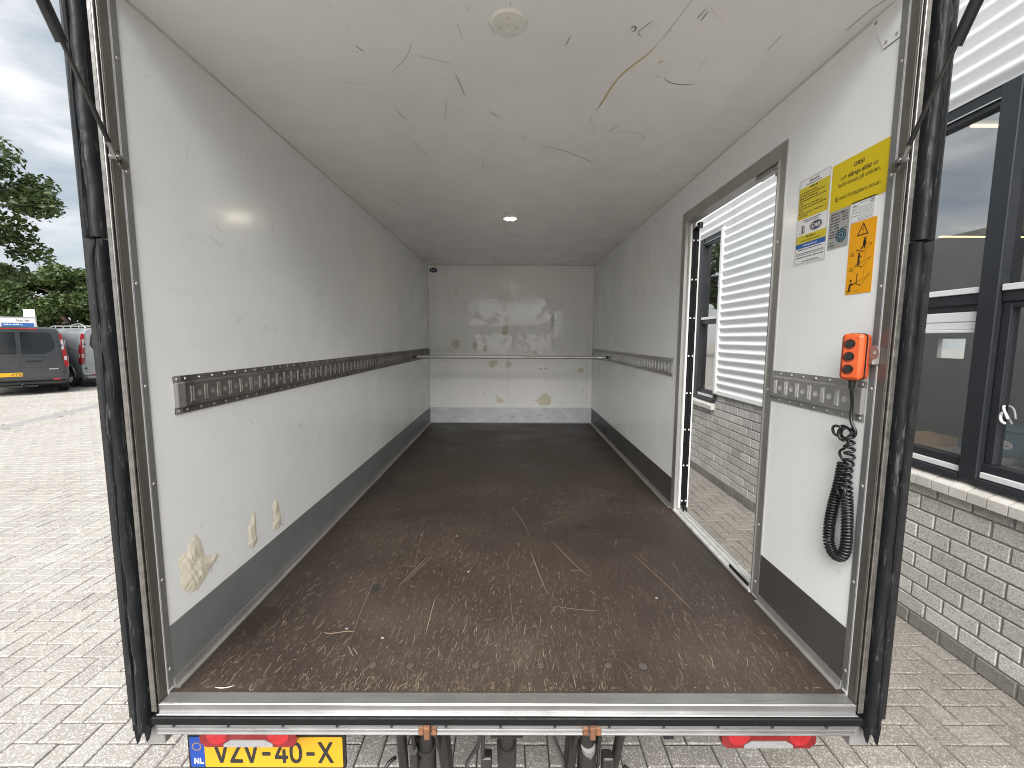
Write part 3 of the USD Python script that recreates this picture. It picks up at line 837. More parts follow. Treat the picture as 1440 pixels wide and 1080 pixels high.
cargo_rail(XL, 1, 1.335, 5.50, "rail_dirty", "lip_dirty", True, "long grimy slotted steel rail on the left wall", 1.398)
cargo_rail(XR, -1, 1.25, 1.699, "rail_steel", "lip_steel", True, "short slotted steel rail beside the side door", 1.348)
cargo_rail(XR, -1, 2.765, 5.50, "rail_steel", "lip_steel", False, "slotted steel rail deep in the box on the right wall", 2.815)

# load bar across the box, resting in both rails
bar = thing("load_bar", "round grey steel load bar spanning the box between the two wall rails", "load bar", base=(0, 4.55, 1.62))
BY, BZ = 4.55, 1.626
part(bar, "tube", cyl((-1.00, BY, BZ), (.90, BY, BZ), .0165, 24), "rail_steel", 40)
part(bar, "sliding_tube", cyl((.895, BY, BZ), (.995, BY, BZ), .0165, 20), "chrome", 40)
part(bar, "collar", cyl((.88, BY, BZ), (.91, BY, BZ), .021, 20), "rail_steel", 30)
for a, b in ((-1.042, -.99), (.985, 1.027)):
    part(bar, "end_fitting", [bx(a, b, BY - .014, BY + .014, BZ - .013, BZ + .013, .003)], "dark_steel", False)

# ================================================================== side door
fo = sbox(1.703, ZF + .012, 2.700, 2.572).difference(sbox(DY0, DZ0 - .006, DY1, DZ1))
fm = ext(fo, .0045)
v = fm.vertices.copy(); fm.vertices = np.stack([XR - v[:, 2], v[:, 0], v[:, 1]], 1); fm.invert()
dfr = part(T, "side_door_frame", [fm, bx(XR - .006, XR + .055, DY0 - .002, DY0 + .004, DZ0, DZ1), bx(XR - .006, XR + .055, DY1 - .004, DY1 + .002, DZ0, DZ1), bx(XR - .006, XR + .055, DY0, DY1, DZ1 - .004, DZ1 + .002),
                                  bx(XR - .008, XR - .003, DY0 - .006, DY0 - .001, DZ0, DZ1)], "frame_alu", False)
for y, z in ((1.728, 1.05), (1.728, 1.62), (1.728, 2.2), (2.0, 2.545), (2.35, 2.545), (1.725, .80)):
    part(dfr, "screw", cyl((XR - .0045, y, z), (XR - .0065, y, z), .0055, 10, .004), "lip_steel", 30)
part(T, "door_sill", [bx(XR - .012, XR + .06, DY0 + .004, DY1 - .004, DZ0 - .018, DZ0 - .003, .002), bx(XR + .012, XR + .018, DY0 + .004, DY1, DZ0 - .003, DZ0 + .006), bx(XR + .040, XR + .046, DY0 + .004, DY1, DZ0 - .003, DZ0 + .008)], "lip_steel", False)
part(T, "sill_latch", [bx(XR - .004, XR + .040, 1.79, 1.93, DZ0 - .003, DZ0 + .012, .003), bx(XR + .004, XR + .012, 1.80, 1.86, DZ0 + .012, DZ0 + .020, .002)], "lip_steel", False)
part(T, "sill_latch", bx(XR - .0065, XR + .002, 1.78, 1.94, DZ0 - .002, DZ0 + .014, .002), "black_plastic", False)
part(T, "head_latch", [bx(XR + .004, XR + .036, 1.775, 1.93, DZ1 - .022, DZ1 - .004, .003), bx(XR + .010, XR + .030, 1.765, 1.80, DZ1 - .045, DZ1 - .030, .003)], "frame_alu", False)
dp = part(T, "folding_door_panel", [bx(XR + .015, XR + .027, 2.618, 2.641, DZ0 + .012, DZ1 - .018, .002)], "white_gloss", False, label="white edge of the folded side door at the far jamb")
dp2 = part(T, "folding_door_panel", bx(XR + .068, XR + .080, 2.628, 3.06, DZ0 + .012, DZ1 - .06, .003), "white_gloss", False, label="outer leaf of the folded side door")
hs = part(T, "rubber_hinge", [bx(XR + .028, XR + .0455, 2.622, 2.645, DZ0 + .03, DZ1 - .05), cyl((XR + .047, 2.630, DZ0 + .03), (XR + .047, 2.630, DZ1 - .04), .006, 10), bx(XR + .0485, XR + .0675, 2.620, 2.643, DZ0 + .03, DZ1 - .03)], "rubber", 40)
for k in range(8):
    z = DZ0 + .06 + k * .228
    for x in (XR + .036, XR + .059):
        part(hs, "rivet", cyl((x, 2.621, z), (x, 2.616, z), .0055, 10, .004), "paper_white", 30)
part(T, "door_roller", [cyl((XR + .05, 2.60, DZ0 - .005), (XR + .05, 2.60, DZ0 + .018), .014, 14), bx(XR + .04, XR + .06, 2.60, 2.63, DZ0 + .004, DZ0 + .03)], "black_plastic", 30)
part(T, "door_roller", [cyl((XR + .06, 2.60, DZ1 - .045), (XR + .06, 2.60, DZ1 - .015), .016, 14)], "black_plastic", 30)

# ================================================================== stickers on the right wall
SR, SU = (0, -1, 0), (0, 0, 1)


def st_rect(parent, name, y_left, w, z_top, h, mat_, lift, t=.0004, label=None, r=.002):
    return part(parent, name, place(ext(rrect(0, w, -h, 0, r), t), (XR - lift, y_left, z_top), SR, SU), mat_, False, label=label)


def st_shape(parent, name, shapes, y_left, z_top, mat_, lift, t=.0003, kind=None):
    m = [ext(s_, t) for s_ in shapes]
    return part(parent, name, place(cat(m), (XR - lift, y_left, z_top), SR, SU), mat_, False, kind=kind)


def st_text(parent, text, h, y_left, z_top, cx, base, mat_="print_black", bold=False, lift=.0012, fit=None, name="lettering", align=.5, slant=0.0):
    tm_ = meshkit.text_mesh(text, h, .0003, bold=bold)
    a, b = tm_.bounds
    if fit: tm_.vertices[:, 0] *= fit / (b[0] - a[0]); a, b = tm_.bounds
    tm_.vertices[:, 0] += slant * tm_.vertices[:, 1]
    tm_.vertices[:, 0] += cx - a[0] - (b[0] - a[0]) * align
    tm_.vertices[:, 1] += base
    return part(parent, name, place(tm_, (XR - lift, y_left, z_top), SR, SU), mat_, False)


def fine_print(x0, x1, z, h, seed, word=(2, 9)):
    """A line of print too small to read: short strokes grouped as words."""
    r = np.random.default_rng(seed); out = []; x = x0
    while x < x1 - h * .5:
        for _ in range(r.integers(*word)):
            w = h * r.uniform(.25, .55)
            if x + w > x1: break
            out.append(sbox(x, z, x + w, z + h * r.uniform(.55, 1.0))); x += w + h * .16
        x += h * .5
    return out


# large yellow notice
s1 = st_rect(T, "notice_sticker", 1.459, .2145, 2.378, .146, "sticker_yellow", .0008, label="large yellow sticker with the OBS! notice")
st_text(s1, "OBS!", .0118, 1.459, 2.378, .1085, -.033, bold=True, fit=.039)
st_text(s1, "Lyft", .0118, 1.459, 2.378, .0505, -.057, fit=.023, align=.5)
st_text(s1, "stängs alltid", .0118, 1.459, 2.378, .1115, -.057, bold=True, fit=.087)
st_text(s1, "via", .0118, 1.459, 2.378, .1695, -.057, fit=.018)
st_text(s1, "fasta dosan på utsidan.", .0118, 1.459, 2.378, .1085, -.077, fit=.161)
st_text(s1, "Ej", .0118, 1.459, 2.378, .0275, -.117, bold=True, fit=.011)
st_text(s1, "med löstagbara dosan.", .0118, 1.459, 2.378, .1175, -.117, fit=.157)
# tall white sticker
s2 = st_rect(T, "notice_sticker", 1.623, .160, 2.388, .300, "sticker_white", .0008, label="tall white and yellow sticker with a dark blue oval logo")
bor = sbox(.004, -.296, .156, -.004).difference(sbox(.0052, -.2948, .1548, -.0052))
st_shape(s2, "border_line", [bor], 1.623, 2.388, "print_grey", .0011)
st_rect(s2, "yellow_field", 1.623 - .006, .148, 2.388 - .031, .109, "sticker_yellow_small", .0011, r=.0005)
st_rect(s2, "yellow_field", 1.623 - .006, .148, 2.388 - .197, .028, "sticker_yellow_small", .0011, r=.0005)
st_rect(s2, "blue_field", 1.623 - .006, .148, 2.388 - .2255, .0165, "print_blue", .0011, r=.0005)
sh = fine_print(.055, .105, -.018, .006, 1) + fine_print(.04, .12, -.026, .003, 2) + fine_print(.06, .1, -.040, .007, 3)
for k, (xe, i) in enumerate(((.10, 0), (.138, 1), (.10, 2), (.142, 3), (.03, 4), (.125, 5), (.145, 6), (.03, 7), (.145, 8), (.06, 9))):
    sh += fine_print(.010, xe, -.052 - k * .0088, .0048, 30 + i)
sh += fine_print(.035, .125, -.148, .003, 41) + fine_print(.045, .115, -.154, .003, 42) + fine_print(.055, .105, -.208, .006, 43) + fine_print(.03, .13, -.218, .003, 44)
sh += fine_print(.02, .14, -.249, .0035, 45) + fine_print(.012, .15, -.262, .003, 46) + fine_print(.01, .15, -.276, .0036, 47) + fine_print(.04, .13, -.290, .003, 48)
sh += [sbox(.010, -.2665, .150, -.2655), sbox(.03, -.187, .0315, -.163), sbox(.018, -.190, .048, -.1885), sbox(.034, -.188, .040, -.163), sbox(.046, -.188, .0475, -.166)]
st_shape(s2, "small_print", sh, 1.623, 2.388, "print_black", .0014, kind="stuff")
st_shape(s2, "small_print", fine_print(.045, .115, -.236, .0042, 49), 1.623, 2.388, "paper_white", .0014, kind="stuff")
ov = affinity.scale(Point(.103, -.175).buffer(.026, quad_segs=10), 1.18, .62)
st_shape(s2, "oval_logo", [ov], 1.623, 2.388, "print_navy", .0014)
ring = affinity.scale(Point(.103, -.175).buffer(.0235, quad_segs=10), 1.18, .60)
st_shape(s2, "logo_ring", [ring.difference(affinity.scale(ring, .955, .93))], 1.623, 2.388, "paper_white", .0017)
st_text(s2, "CAB", .0130, 1.623, 2.388, .103, -.1815, "paper_white", True, .0019, fit=.040, slant=.12)
# grey plate sticker
s3 = st_rect(T, "notice_sticker", 1.458, .0875, 2.232, .119, "sticker_silver", .0008, label="small grey data sticker with a round teal seal")
sh = fine_print(.008, .078, -.013, .006, 60)
for k in range(8):
    sh += fine_print(.008, (.05 if k > 2 else .05), -.022 - k * .009, .0052, 61 + k)
    if k not in (3, 4): sh += fine_print(.056, .080, -.022 - k * .0085 + .002, .004, 71 + k)
sh += fine_print(.006, .028, -.100, .003, 81) + fine_print(.006, .032, -.110, .004, 82)
st_shape(s3, "small_print", sh, 1.458, 2.232, "print_black", .0011, kind="stuff")
st_shape(s3, "round_seal", [Point(.058, -.083).buffer(.021, quad_segs=10)], 1.458, 2.232, "print_teal", .0014)
st_shape(s3, "seal_marks", [Point(.058 + .015 * math.cos(a), -.083 + .015 * math.sin(a)).buffer(.0016) for a in np.arange(12) * math.pi / 6] + [Point(.058, -.083).buffer(.0085).difference(Point(.058, -.083).buffer(.0068))], 1.458, 2.232, "sticker_silver", .0017)
# small white CE sticker
s4 = st_rect(T, "notice_sticker", 1.366, .088, 2.236, .060, "sticker_white", .0008, label="small white sticker with the CE mark")
st_text(s4, "CE", .010, 1.366, 2.236, .076, -.016, "print_black", True, .0011, fit=.015)
sh = fine_print(.005, .030, -.016, .007, 90, (3, 6)) + fine_print(.032, .064, -.010, .0025, 91)
for k in range(6): sh += fine_print(.032, .084, -.024 - k * .0054, .0016, 92 + k)
for k in range(3): sh += fine_print(.005, .028, -.026 - k * .009, .003, 99 + k)
sh += fine_print(.03, .08, -.057, .003, 103) + [sbox(.0035, -.0195, .0845, -.0188), sbox(.0305, -.058, .0311, -.0195), sbox(.0035, -.0195, .0041, -.058)]
st_shape(s4, "small_print", sh, 1.366, 2.236, "print_grey", .0011, kind="stuff")
# orange warning sticker with three drawings
s5 = st_rect(T, "notice_sticker", 1.364, .097, 2.173, .214, "sticker_orange", .0008, label="tall orange warning sticker with a triangle and three pictograms")
tri = Polygon([(.030, -.042), (.070, -.042), (.050, -.008)])
st_shape(s5, "warning_triangle", [tri.buffer(.001).difference(tri.buffer(-.0022)), sbox(.0488, -.032, .0512, -.020), Point(.05, -.0365).buffer(.0015)], 1.364, 2.173, "print_black", .0011)


def line(pts, w): return shapely.LineString(pts).buffer(w / 2, cap_style=2)


for k, z in enumerate((-.085, -.130, -.183)):
    fig = []
    if k == 0:
        fig = [Point(.060, z + .030).buffer(.0038), Polygon([(.055, z + .026), (.064, z + .026), (.065, z + .012), (.054, z + .010)]), line([(.057, z + .012), (.050, z)], .004), line([(.062, z + .012), (.060, z + .001)], .004), line([(.056, z + .022), (.066, z + .018)], .003)]
    elif k == 1:
        fig = [Point(.043, z + .034).buffer(.0036), Polygon([(.039, z + .030), (.047, z + .030), (.046, z + .014), (.040, z + .014)]), line([(.041, z + .015), (.040, z)], .0042), line([(.045, z + .015), (.046, z)], .0042), line([(.046, z + .028), (.053, z + .022)], .0028)]
    else:
        fig = [Point(.019, z + .010).buffer(.0038), Polygon([(.012, z - .004), (.022, z + .006), (.026, z - .002), (.016, z - .010)]), line([(.014, z - .008), (.013, z - .024)], .0045), line([(.019, z - .008), (.020, z - .022)], .0038), line([(.024, z), (.032, z - .003)], .003), line([(.042, z + .030), (.041, z)], .003)]
    fig += [line([(.030, z), (.060, z - .006), (.088, z + .012 + .006 * k), (.072, z + .014), (.045, z + .004)], .0011), line([(.030, z - .004), (.034, z + .003), (.058, z - .009)], .0016)]
    if k < 2: fig += [line([(.010, z - .014), (.012, z - .004), (.022, z - .004), (.024, z - .016), (.010, z - .014)], .001), Point(.017, z - .010).buffer(.003).difference(Point(.017, z - .010).buffer(.0021))]
    fig += [line([(.066, z + .038), (.066, z + .020)], .0007)]
    st_shape(s5, "pictogram", fig, 1.364, 2.173, "print_black", .0011)
st_shape(s5, "small_print", fine_print(.005, .022, -.205, .0028, 110) + fine_print(.005, .018, -.210, .0028, 111) + fine_print(.034, .048, -.207, .0028, 112), 1.364, 2.173, "print_black", .0011, kind="stuff")

# cover plate up in the corner of the right wall
cp = part(T, "corner_cover", place(ext(Polygon([(-1.345, 2.7355), (-1.245, 2.7355), (-1.245, 2.632), (-1.296, 2.632)]).buffer(-.002).buffer(.002), .0022), (XR - .0003, 0, 0), SR, SU), "panel_side", False)
for y, z in ((1.330, 2.722), (1.288, 2.645), (1.254, 2.645)):
    part(cp, "screw", cyl((XR - .0025, y, z), (XR - .0045, y, z), .0055, 10, .004), "scuff_grey", 30)
part(ceiling, "cover_seam", ribbon(np.array([(.995, 1.385, ZC), (1.00, 1.30, ZC), (1.02, 1.245, ZC)]), .0022, NC, .0007, False), "scuff_dark", False)
part(cp, "seam_line", place(ext(line([(-1.298, 2.6305), (-1.245, 2.6305)], .002), .0006), (XR - .0003, 0, 0), SR, SU), "scuff_dark", False)

# ================================================================== hand control of the tail lift with its coiled cable
rem = thing("lift_hand_control", "orange hand control with three black buttons and a black coiled cable on the right wall", "remote control", base=(.99, 1.225, 1.77))


def rbox(w, h, d, r, o, right, up, mat_parts=None):
    m = ext(rrect(-w / 2, w / 2, -h / 2, h / 2, r), d)
    return place(m, o, right, up)


tilt = math.radians(4)
cr_, cu_ = np.array([.52, -.854, 0]), np.array([0, math.sin(tilt) * .3, 1.0])
cr_ = cr_ / np.linalg.norm(cr_); cu_ -= cr_ * (cu_ @ cr_); cu_ /= np.linalg.norm(cu_); cn_ = np.cross(cr_, cu_)
co = np.array([1.012, 1.252, 1.771])


def rounded_case(w, h, d, r, o):
    pts = []
    for sx in (-1, 1):
        for sy in (-1, 1):
            for ang in np.linspace(0, math.pi / 2, 4):
                cx, cy = sx * (w / 2 - r), sy * (h / 2 - r)
                ex, ey = sx * r * math.cos(ang), sy * r * math.sin(ang)
                pts += [(cx + ex, cy + ey, .004), (cx + ex, cy + ey, d - .008), (cx + ex * .35, cy + ey * .35, d), (cx + ex * .7, cy + ey * .7, 0)]
    m = trimesh.Trimesh(np.array(pts)).convex_hull
    return place(m, o, cr_, cu_)


part(rem, "rear_shell", rounded_case(.052, .132, .030, .012, co - cn_ * .006), "orange_dirty", 30)
part(rem, "gasket", place(ext(rrect(-.0272, .0272, -.0675, .0675, .012), .004), co + cn_ * .024, cr_, cu_), "black_plastic", 30)
fr_ = part(rem, "front_shell", rounded_case(.052, .132, .028, .012, co + cn_ * .028), "orange_plastic", 30)
for dz in (.037, .001, -.035):
    part(fr_, "button", [place(ext(Point(-.004, dz).buffer(.0135, quad_segs=8).difference(Point(-.004, dz).buffer(.0118, quad_segs=8)), .004), co + cn_ * .0545, cr_, cu_),
                         cyl(co + cr_ * -.004 + cu_ * dz + cn_ * .054, co + cr_ * -.004 + cu_ * dz + cn_ * .0595, .0115, 18, .009)], "black_plastic", 30)
part(T, "control_holder", [bx(XR - .002, XR, 1.225, 1.255, 1.745, 1.80, .001), place(ext(Point(0, 0).buffer(.020, quad_segs=8).difference(Point(.006, 0).buffer(.005)), .002), (XR - .020, 1.215, 1.785), SR, SU), bx(XR - .02, XR, 1.215, 1.235, 1.75, 1.80, .002)], "frame_alu", 30)
CX = XR - .030
cb0 = co + cn_ * .03 - cu_ * .064
straight = curve([cb0 + cu_ * .004, cb0 - cu_ * .03, (CX, 1.262, 1.62), (CX, 1.258, 1.575), (CX + .004, 1.247, 1.552), (CX + .006, 1.252, 1.535)], 26)
part(rem, "strain_relief", [cyl(cb0 + cu_ * .006, cb0 - cu_ * .030, .0095, 12, .0062)] + [cyl(cb0 - cu_ * (.004 + .006 * k), cb0 - cu_ * (.007 + .006 * k), .0102 - .0006 * k, 12) for k in range(4)], "cable_black", 30)


def coil(path, r, turns_at, wire, per=14):
    """A helix of radius r round a path; turns_at: pitch per point along it."""
    path = np.asarray(path); s = np.r_[0, np.cumsum(np.linalg.norm(np.diff(path, axis=0), axis=1))]
    pit = np.asarray(turns_at)
    ph = np.r_[0, np.cumsum(np.diff(s) / ((pit[1:] + pit[:-1]) / 2))]
    n = int(ph[-1] * per) + 1
    q = np.linspace(0, ph[-1], n); ss = np.interp(q, ph, s)
    P = np.stack([np.interp(ss, s, path[:, k]) for k in range(3)], 1)
    t = np.gradient(P, axis=0); t /= np.linalg.norm(t, axis=1, keepdims=True) + 1e-12
    nx = np.array([1.0, 0, 0]); b = np.cross(t, nx); b /= np.linalg.norm(b, axis=1, keepdims=True) + 1e-9
    a = np.cross(b, t)
    ang = q * 2 * math.pi
    return P + r * (np.cos(ang)[:, None] * a + np.sin(ang)[:, None] * b)


cx = XR - .024
knot = curve([(cx, 1.252, 1.535), (cx - .004, 1.272, 1.555), (cx - .004, 1.298, 1.556), (cx, 1.305, 1.535), (cx - .004, 1.285, 1.523), (cx - .008, 1.262, 1.532), (cx, 1.258, 1.55), (cx + .004, 1.275, 1.552)], 40)
part(rem, "knot_loop", [tube(straight, .0046, 10), tube(knot, .0042, 8), tube(curve([(cx - .012, 1.304, 1.556), (cx - .016, 1.316, 1.540), (cx - .01, 1.306, 1.526), (cx - .004, 1.296, 1.540), (cx - .012, 1.302, 1.556)], 20), .0042, 8),
                        tube(curve([(cx - .014, 1.272, 1.553), (cx - .018, 1.288, 1.546), (cx - .016, 1.282, 1.520), (cx - .012, 1.268, 1.520)], 16), .0042, 8)], "cable_black", True)
pr_ = curve([(cx, 1.270, 1.535), (cx, 1.266, 1.50), (cx, 1.263, 1.46), (cx, 1.268, 1.42), (cx, 1.262, 1.37), (cx, 1.252, 1.30), (cx, 1.247, 1.24), (cx, 1.246, 1.20), (cx, 1.254, 1.165), (cx, 1.278, 1.148), (cx, 1.305, 1.160), (cx, 1.318, 1.20), (cx, 1.316, 1.26),
             (cx, 1.306, 1.32), (cx, 1.294, 1.375), (cx, 1.288, 1.42), (cx, 1.284, 1.445)], 220)
sp = np.linspace(0, 1, 220)
pit = np.where(sp < .22, .021, .0098); pit = np.convolve(np.r_[np.full(10, pit[0]), pit, np.full(10, pit[-1])], np.ones(21) / 21, "valid")
hx_ = coil(pr_, .0125, pit, .0038)
part(rem, "coiled_cable", tube(hx_, .0040, 6), "cable_black", True)
tail = curve([hx_[-1], (cx, 1.296, 1.462), (cx - .003, 1.297, 1.478), (cx, 1.286, 1.49), (cx, 1.277, 1.50), (cx, 1.272, 1.52)], 20)
part(rem, "loose_turn", [tube(tail, .0040, 8)], "cable_black", True)
part(rem, "loose_turn", [tube(curve([(cx - .016, 1.256, 1.372), (cx - .018, 1.272, 1.375), (cx - .017, 1.274, 1.352), (cx - .016, 1.258, 1.348), (cx - .014, 1.25, 1.362), (cx - .016, 1.262, 1.376)], 18), .0040, 8)], "cable_black", True)

# ================================================================== lamps in the ceiling
for k, (x, y, r) in enumerate(((-.012, 1.357, .054), (-.014, 3.40, .062))):
    lp = part(T, "ceiling_lamp", trimesh.creation.revolve(np.array([(0, 0), (r, 0), (r, .003), (r * .93, .0065), (r * .84, .0075), (0, .0075)]), sections=36).apply_transform(trimesh.transformations.rotation_matrix(math.pi, [1, 0, 0])).apply_translation([x, y, ZC]), "lamp_white", 25,
              label=("unlit round ceiling lamp near the rear opening", "lit round ceiling lamp half way into the box")[k])
    for i in range(7):
        a = i * 2 * math.pi / 6
        rr = 0 if i == 6 else r * .58
        if k == 1:
            part(lp, "led", cyl((x + rr * math.cos(a), y + rr * math.sin(a), ZC - .0070), (x + rr * math.cos(a), y + rr * math.sin(a), ZC - .0085), .0068, 10), "led", False)
        elif i % 2 == 0:
            part(lp, "screw_cap", cyl((x + rr * .9 * math.cos(a + .5), y + rr * .9 * math.sin(a + .5), ZC - .0070), (x + rr * .9 * math.cos(a + .5), y + rr * .9 * math.sin(a + .5), ZC - .0082), .0045, 8), "sealant", False)

# ================================================================== marks on the panels
R2 = np.random.default_rng(77)


def marks_plane(parent, n, area, o, right, up, mats, seed, lmax=.10, wmax=.0022, avoid=()):
    """Short scuffs and scratches spread over a rectangle (u0, u1, v0, v1)."""
    r = np.random.default_rng(seed)
    by = {}
    nrm = np.cross(right, up)
    o, right, up = (np.asarray(q, float) for q in (o, right, up))
    for _ in range(n):
        u, v = r.uniform(area[0], area[1]), r.uniform(area[2], area[3])
        if any(a <= u <= b and c <= v <= d for a, b, c, d in avoid): continue
        L = lmax * r.uniform(.06, 1) ** 2.2
        ang = r.normal(math.pi / 2, .55) if r.random() < .6 else r.uniform(0, math.pi)
        k = r.normal(0, .3)
        t = np.linspace(-.5, .5, 8)
        pu, pv = u + L * (t * math.cos(ang) - k * t * t * math.sin(ang)), v + L * (t * math.sin(ang) + k * t * t * math.cos(ang))
        pts = o + pu[:, None] * right + pv[:, None] * up
        m_ = mats[r.choice(len(mats), p=[.42, .38, .20][:len(mats)] if len(mats) == 3 else None)]
        by.setdefault(m_, []).append(ribbon(pts, r.uniform(.0007, wmax), nrm))
    for m_, l in by.items():
        part(parent, "scuff_marks", l, m_, False, kind="stuff")


mm3 = ["scuff_dark", "scuff_grey", "scuff_faint"]
marks_plane(left_wall, 330, (1.3, 5.4, ZF + .22, 2.60), (XL, 0, 0), (0, 1, 0), (0, 0, 1), mm3, 1, .085, .0022, avoid=[(1.32, 5.6, 1.56, 1.72)])
marks_plane(right_wall, 40, (-5.4, -2.75, ZF + .22, 2.6), (XR, 0, 0), (0, -1, 0), (0, 0, 1), mm3, 2, .06, .0018, avoid=[(-5.6, -2.7, 1.56, 1.72)])
marks_plane(right_wall, 10, (-1.69, -1.26, ZF + .24, 1.55), (XR, 0, 0), (0, -1, 0), (0, 0, 1), mm3, 3, .03, .0014)




def on_ceiling(pts, w, m_, name="scratch", kind=None):
    p = np.array([(a, b, ZC) for a, b in pts])
    return ribbon(curve(p, max(8, len(pts) * 5)), w, NC, .0007)


cl = {"scuff_dark": [], "scuff_grey": [], "scuff_yellow": [], "scuff_faint": []}
for m_, w, pts in (
        ("scuff_grey", .0020, [(-.424, 1.60), (-.385, 1.56), (-.34, 1.50), (-.315, 1.44)]), ("scuff_grey", .0018, [(-.288, 1.93), (-.272, 1.86), (-.254, 1.752)]),
        ("scuff_dark", .0034, [(.128, 2.155), (.20, 2.185), (.30, 2.25), (.452, 2.388)]), ("scuff_dark", .0050, [(.352, 1.384), (.362, 1.372), (.366, 1.385), (.356, 1.392)]),
        ("scuff_dark", .0026, [(.375, 1.395), (.392, 1.37), (.405, 1.348)]), ("scuff_dark", .0022, [(.376, 1.396), (.392, 1.412)]), ("scuff_dark", .0034, [(.535, 1.62), (.56, 1.645), (.60, 1.66), (.66, 1.655)]),
        ("scuff_dark", .004, [(.506, 1.61), (.512, 1.616)]), ("scuff_dark", .0022, [(-.47, 1.84), (-.445, 1.94)]), ("scuff_grey", .0018, [(-.47, 2.12), (-.43, 2.30), (-.42, 2.40)]),
        ("scuff_dark", .0026, [(.165, 1.46), (.178, 1.41)]), ("scuff_dark", .0030, [(.115, 1.262), (.118, 1.24)]), ("scuff_dark", .0024, [(.485, 1.275), (.505, 1.24)]),
        ("scuff_dark", .0050, [(.345, 1.80), (.352, 1.78)]), ("scuff_dark", .0045, [(-.35, 2.38), (-.346, 2.372)]), ("scuff_dark", .0045, [(-.16, 2.42), (-.15, 2.38)]),
        ("scuff_dark", .0040, [(.05, 2.08), (.055, 2.07)]), ("scuff_dark", .0034, [(-.495, 1.46), (-.478, 1.49)]), ("scuff_faint", .003, [(-.32, 1.5), (-.25, 1.53), (-.2, 1.55)]),
        ("scuff_dark", .0024, [(-.20, 1.60), (-.19, 1.66), (-.18, 1.74)]), ("scuff_dark", .003, [(-.09, 1.85), (-.07, 1.88), (-.05, 1.90)]), ("scuff_grey", .003, [(.43, 2.02), (.46, 1.96)]),
        ("scuff_grey", .002, [(.45, 2.04), (.5, 2.02), (.56, 2.03), (.6, 2.14)]), ("scuff_dark", .003, [(.53, 1.34), (.54, 1.30)]), ("scuff_dark", .003, [(.545, 1.35), (.55, 1.31)]),
        ("scuff_dark", .003, [(.28, 2.1), (.29, 2.11)]), ("scuff_faint", .003, [(-.66, 1.62), (-.58, 1.66), (-.5, 1.67)]), ("scuff_dark", .003, [(-.30, 3.0), (-.296, 3.02)]), ("scuff_dark", .003, [(.17, 2.9), (.2, 2.92)]),
        ("scuff_dark", .003, [(-.82, 2.95), (-.78, 3.05), (-.75, 3.2)]), ("scuff_grey", .0016, [(.491, 1.235), (.47, 1.37), (.452, 1.45)]), ("scuff_grey", .0016, [(.335, 1.85), (.345, 1.95), (.363, 2.0), (.34, 2.05)])):
    cl[m_].append(on_ceiling(pts, w, m_))
cl["scuff_yellow"] += [on_ceiling([(.452, 1.45), (.435, 1.50), (.39, 1.584), (.36, 1.70), (.336, 1.85)], .0065, ""), on_ceiling([(.49, 1.54), (.497, 1.525)], .006, "")]
r4 = np.random.default_rng(4)
for _ in range(60):
    a, b = r4.uniform(-.98, .98), 1.26 + 3.6 * r4.random() ** 1.7
    L = .09 * r4.random() ** 2.5 + .006; g = r4.normal(math.pi / 2, .7); kx = r4.normal(0, .06)
    t = np.linspace(-.5, .5, 4)
    m_ = ("scuff_dark", "scuff_grey", "scuff_faint", "scuff_faint")[r4.integers(4)]
    cl[m_].append(on_ceiling([(a + L * (q * math.cos(g) - kx * q * q), b + L * q * math.sin(g)) for q in t], r4.uniform(.0008, .0026), m_))
for m_, l in cl.items():
    part(ceiling, "scuff_marks" if m_ != "scuff_yellow" else "yellow_scrape", l, m_, False, kind=None if m_ == "scuff_yellow" else "stuff")
part(ceiling, "seam_line", bx(-.062, -.060, 3.4, YB, ZC - .0004, ZC), "scuff_faint", False)


def filler(parent, o, right, up, poly, seed, h=.004, m_="filler_cream"):
    """Smeared filler: a thin patch with trowel ridges."""
    a, b, c, d = poly.bounds
    st = max(c - a, d - b) / 56
    us, vs = np.arange(a, c + st, st), np.arange(b, d + st, st)
    V, F, idx = [], [], {}
    for i, u in enumerate(us):
        for j, w in enumerate(vs):
            pt = Point(u, w)
            e = poly.exterior.distance(pt) if poly.contains(pt) else -poly.exterior.distance(pt)
            if e > -st * .75:
                k = np.clip((e + st * .2) / (st * (3.5 if h < .002 else 9)), 0, 1) ** .8
                q = meshkit.fbm(np.array([(u * 60 + w * 22), (w * 14 - u * 6), seed * 1.0]), 4, seed) * .75 + (1.1 * abs(meshkit.noise(np.array([u * 70 + w * 25, w * 14, seed + 4.2]), seed + 3) - .5) + .5 * abs(meshkit.noise(np.array([u * 24 - w * 30, w * 20, seed + 1.2]), seed + 9) - .5) if h > .002 else 0)
                idx[i, j] = len(V); V.append((u, w, .0002 + h * k * (.25 + .9 * q)))
    for i in range(len(us) - 1):
        for j in range(len(vs) - 1):
            q = [(i, j), (i + 1, j), (i + 1, j + 1), (i, j + 1)]
            if all(x in idx for x in q):
                F += [(idx[q[0]], idx[q[1]], idx[q[2]]), (idx[q[0]], idx[q[2]], idx[q[3]])]
    used = np.unique(np.array(F).ravel()); re_ = np.zeros(len(V), int); re_[used] = np.arange(len(used)); V, F = np.array(V)[used], re_[np.array(F)]
    return part(parent, "loose_film" if m_ == "panel_film" else "filler_patch", place(trimesh.Trimesh(V, F, process=False), o, right, up), m_, True)


def smear(parts, seed):
    p = shapely.union_all([blob(x, z, r, seed + i, 30, .5, a, b) for i, (x, z, r, a, b) in enumerate(parts)])
    return p if p.geom_type == "Polygon" else max(p.geoms, key=lambda q: q.area)


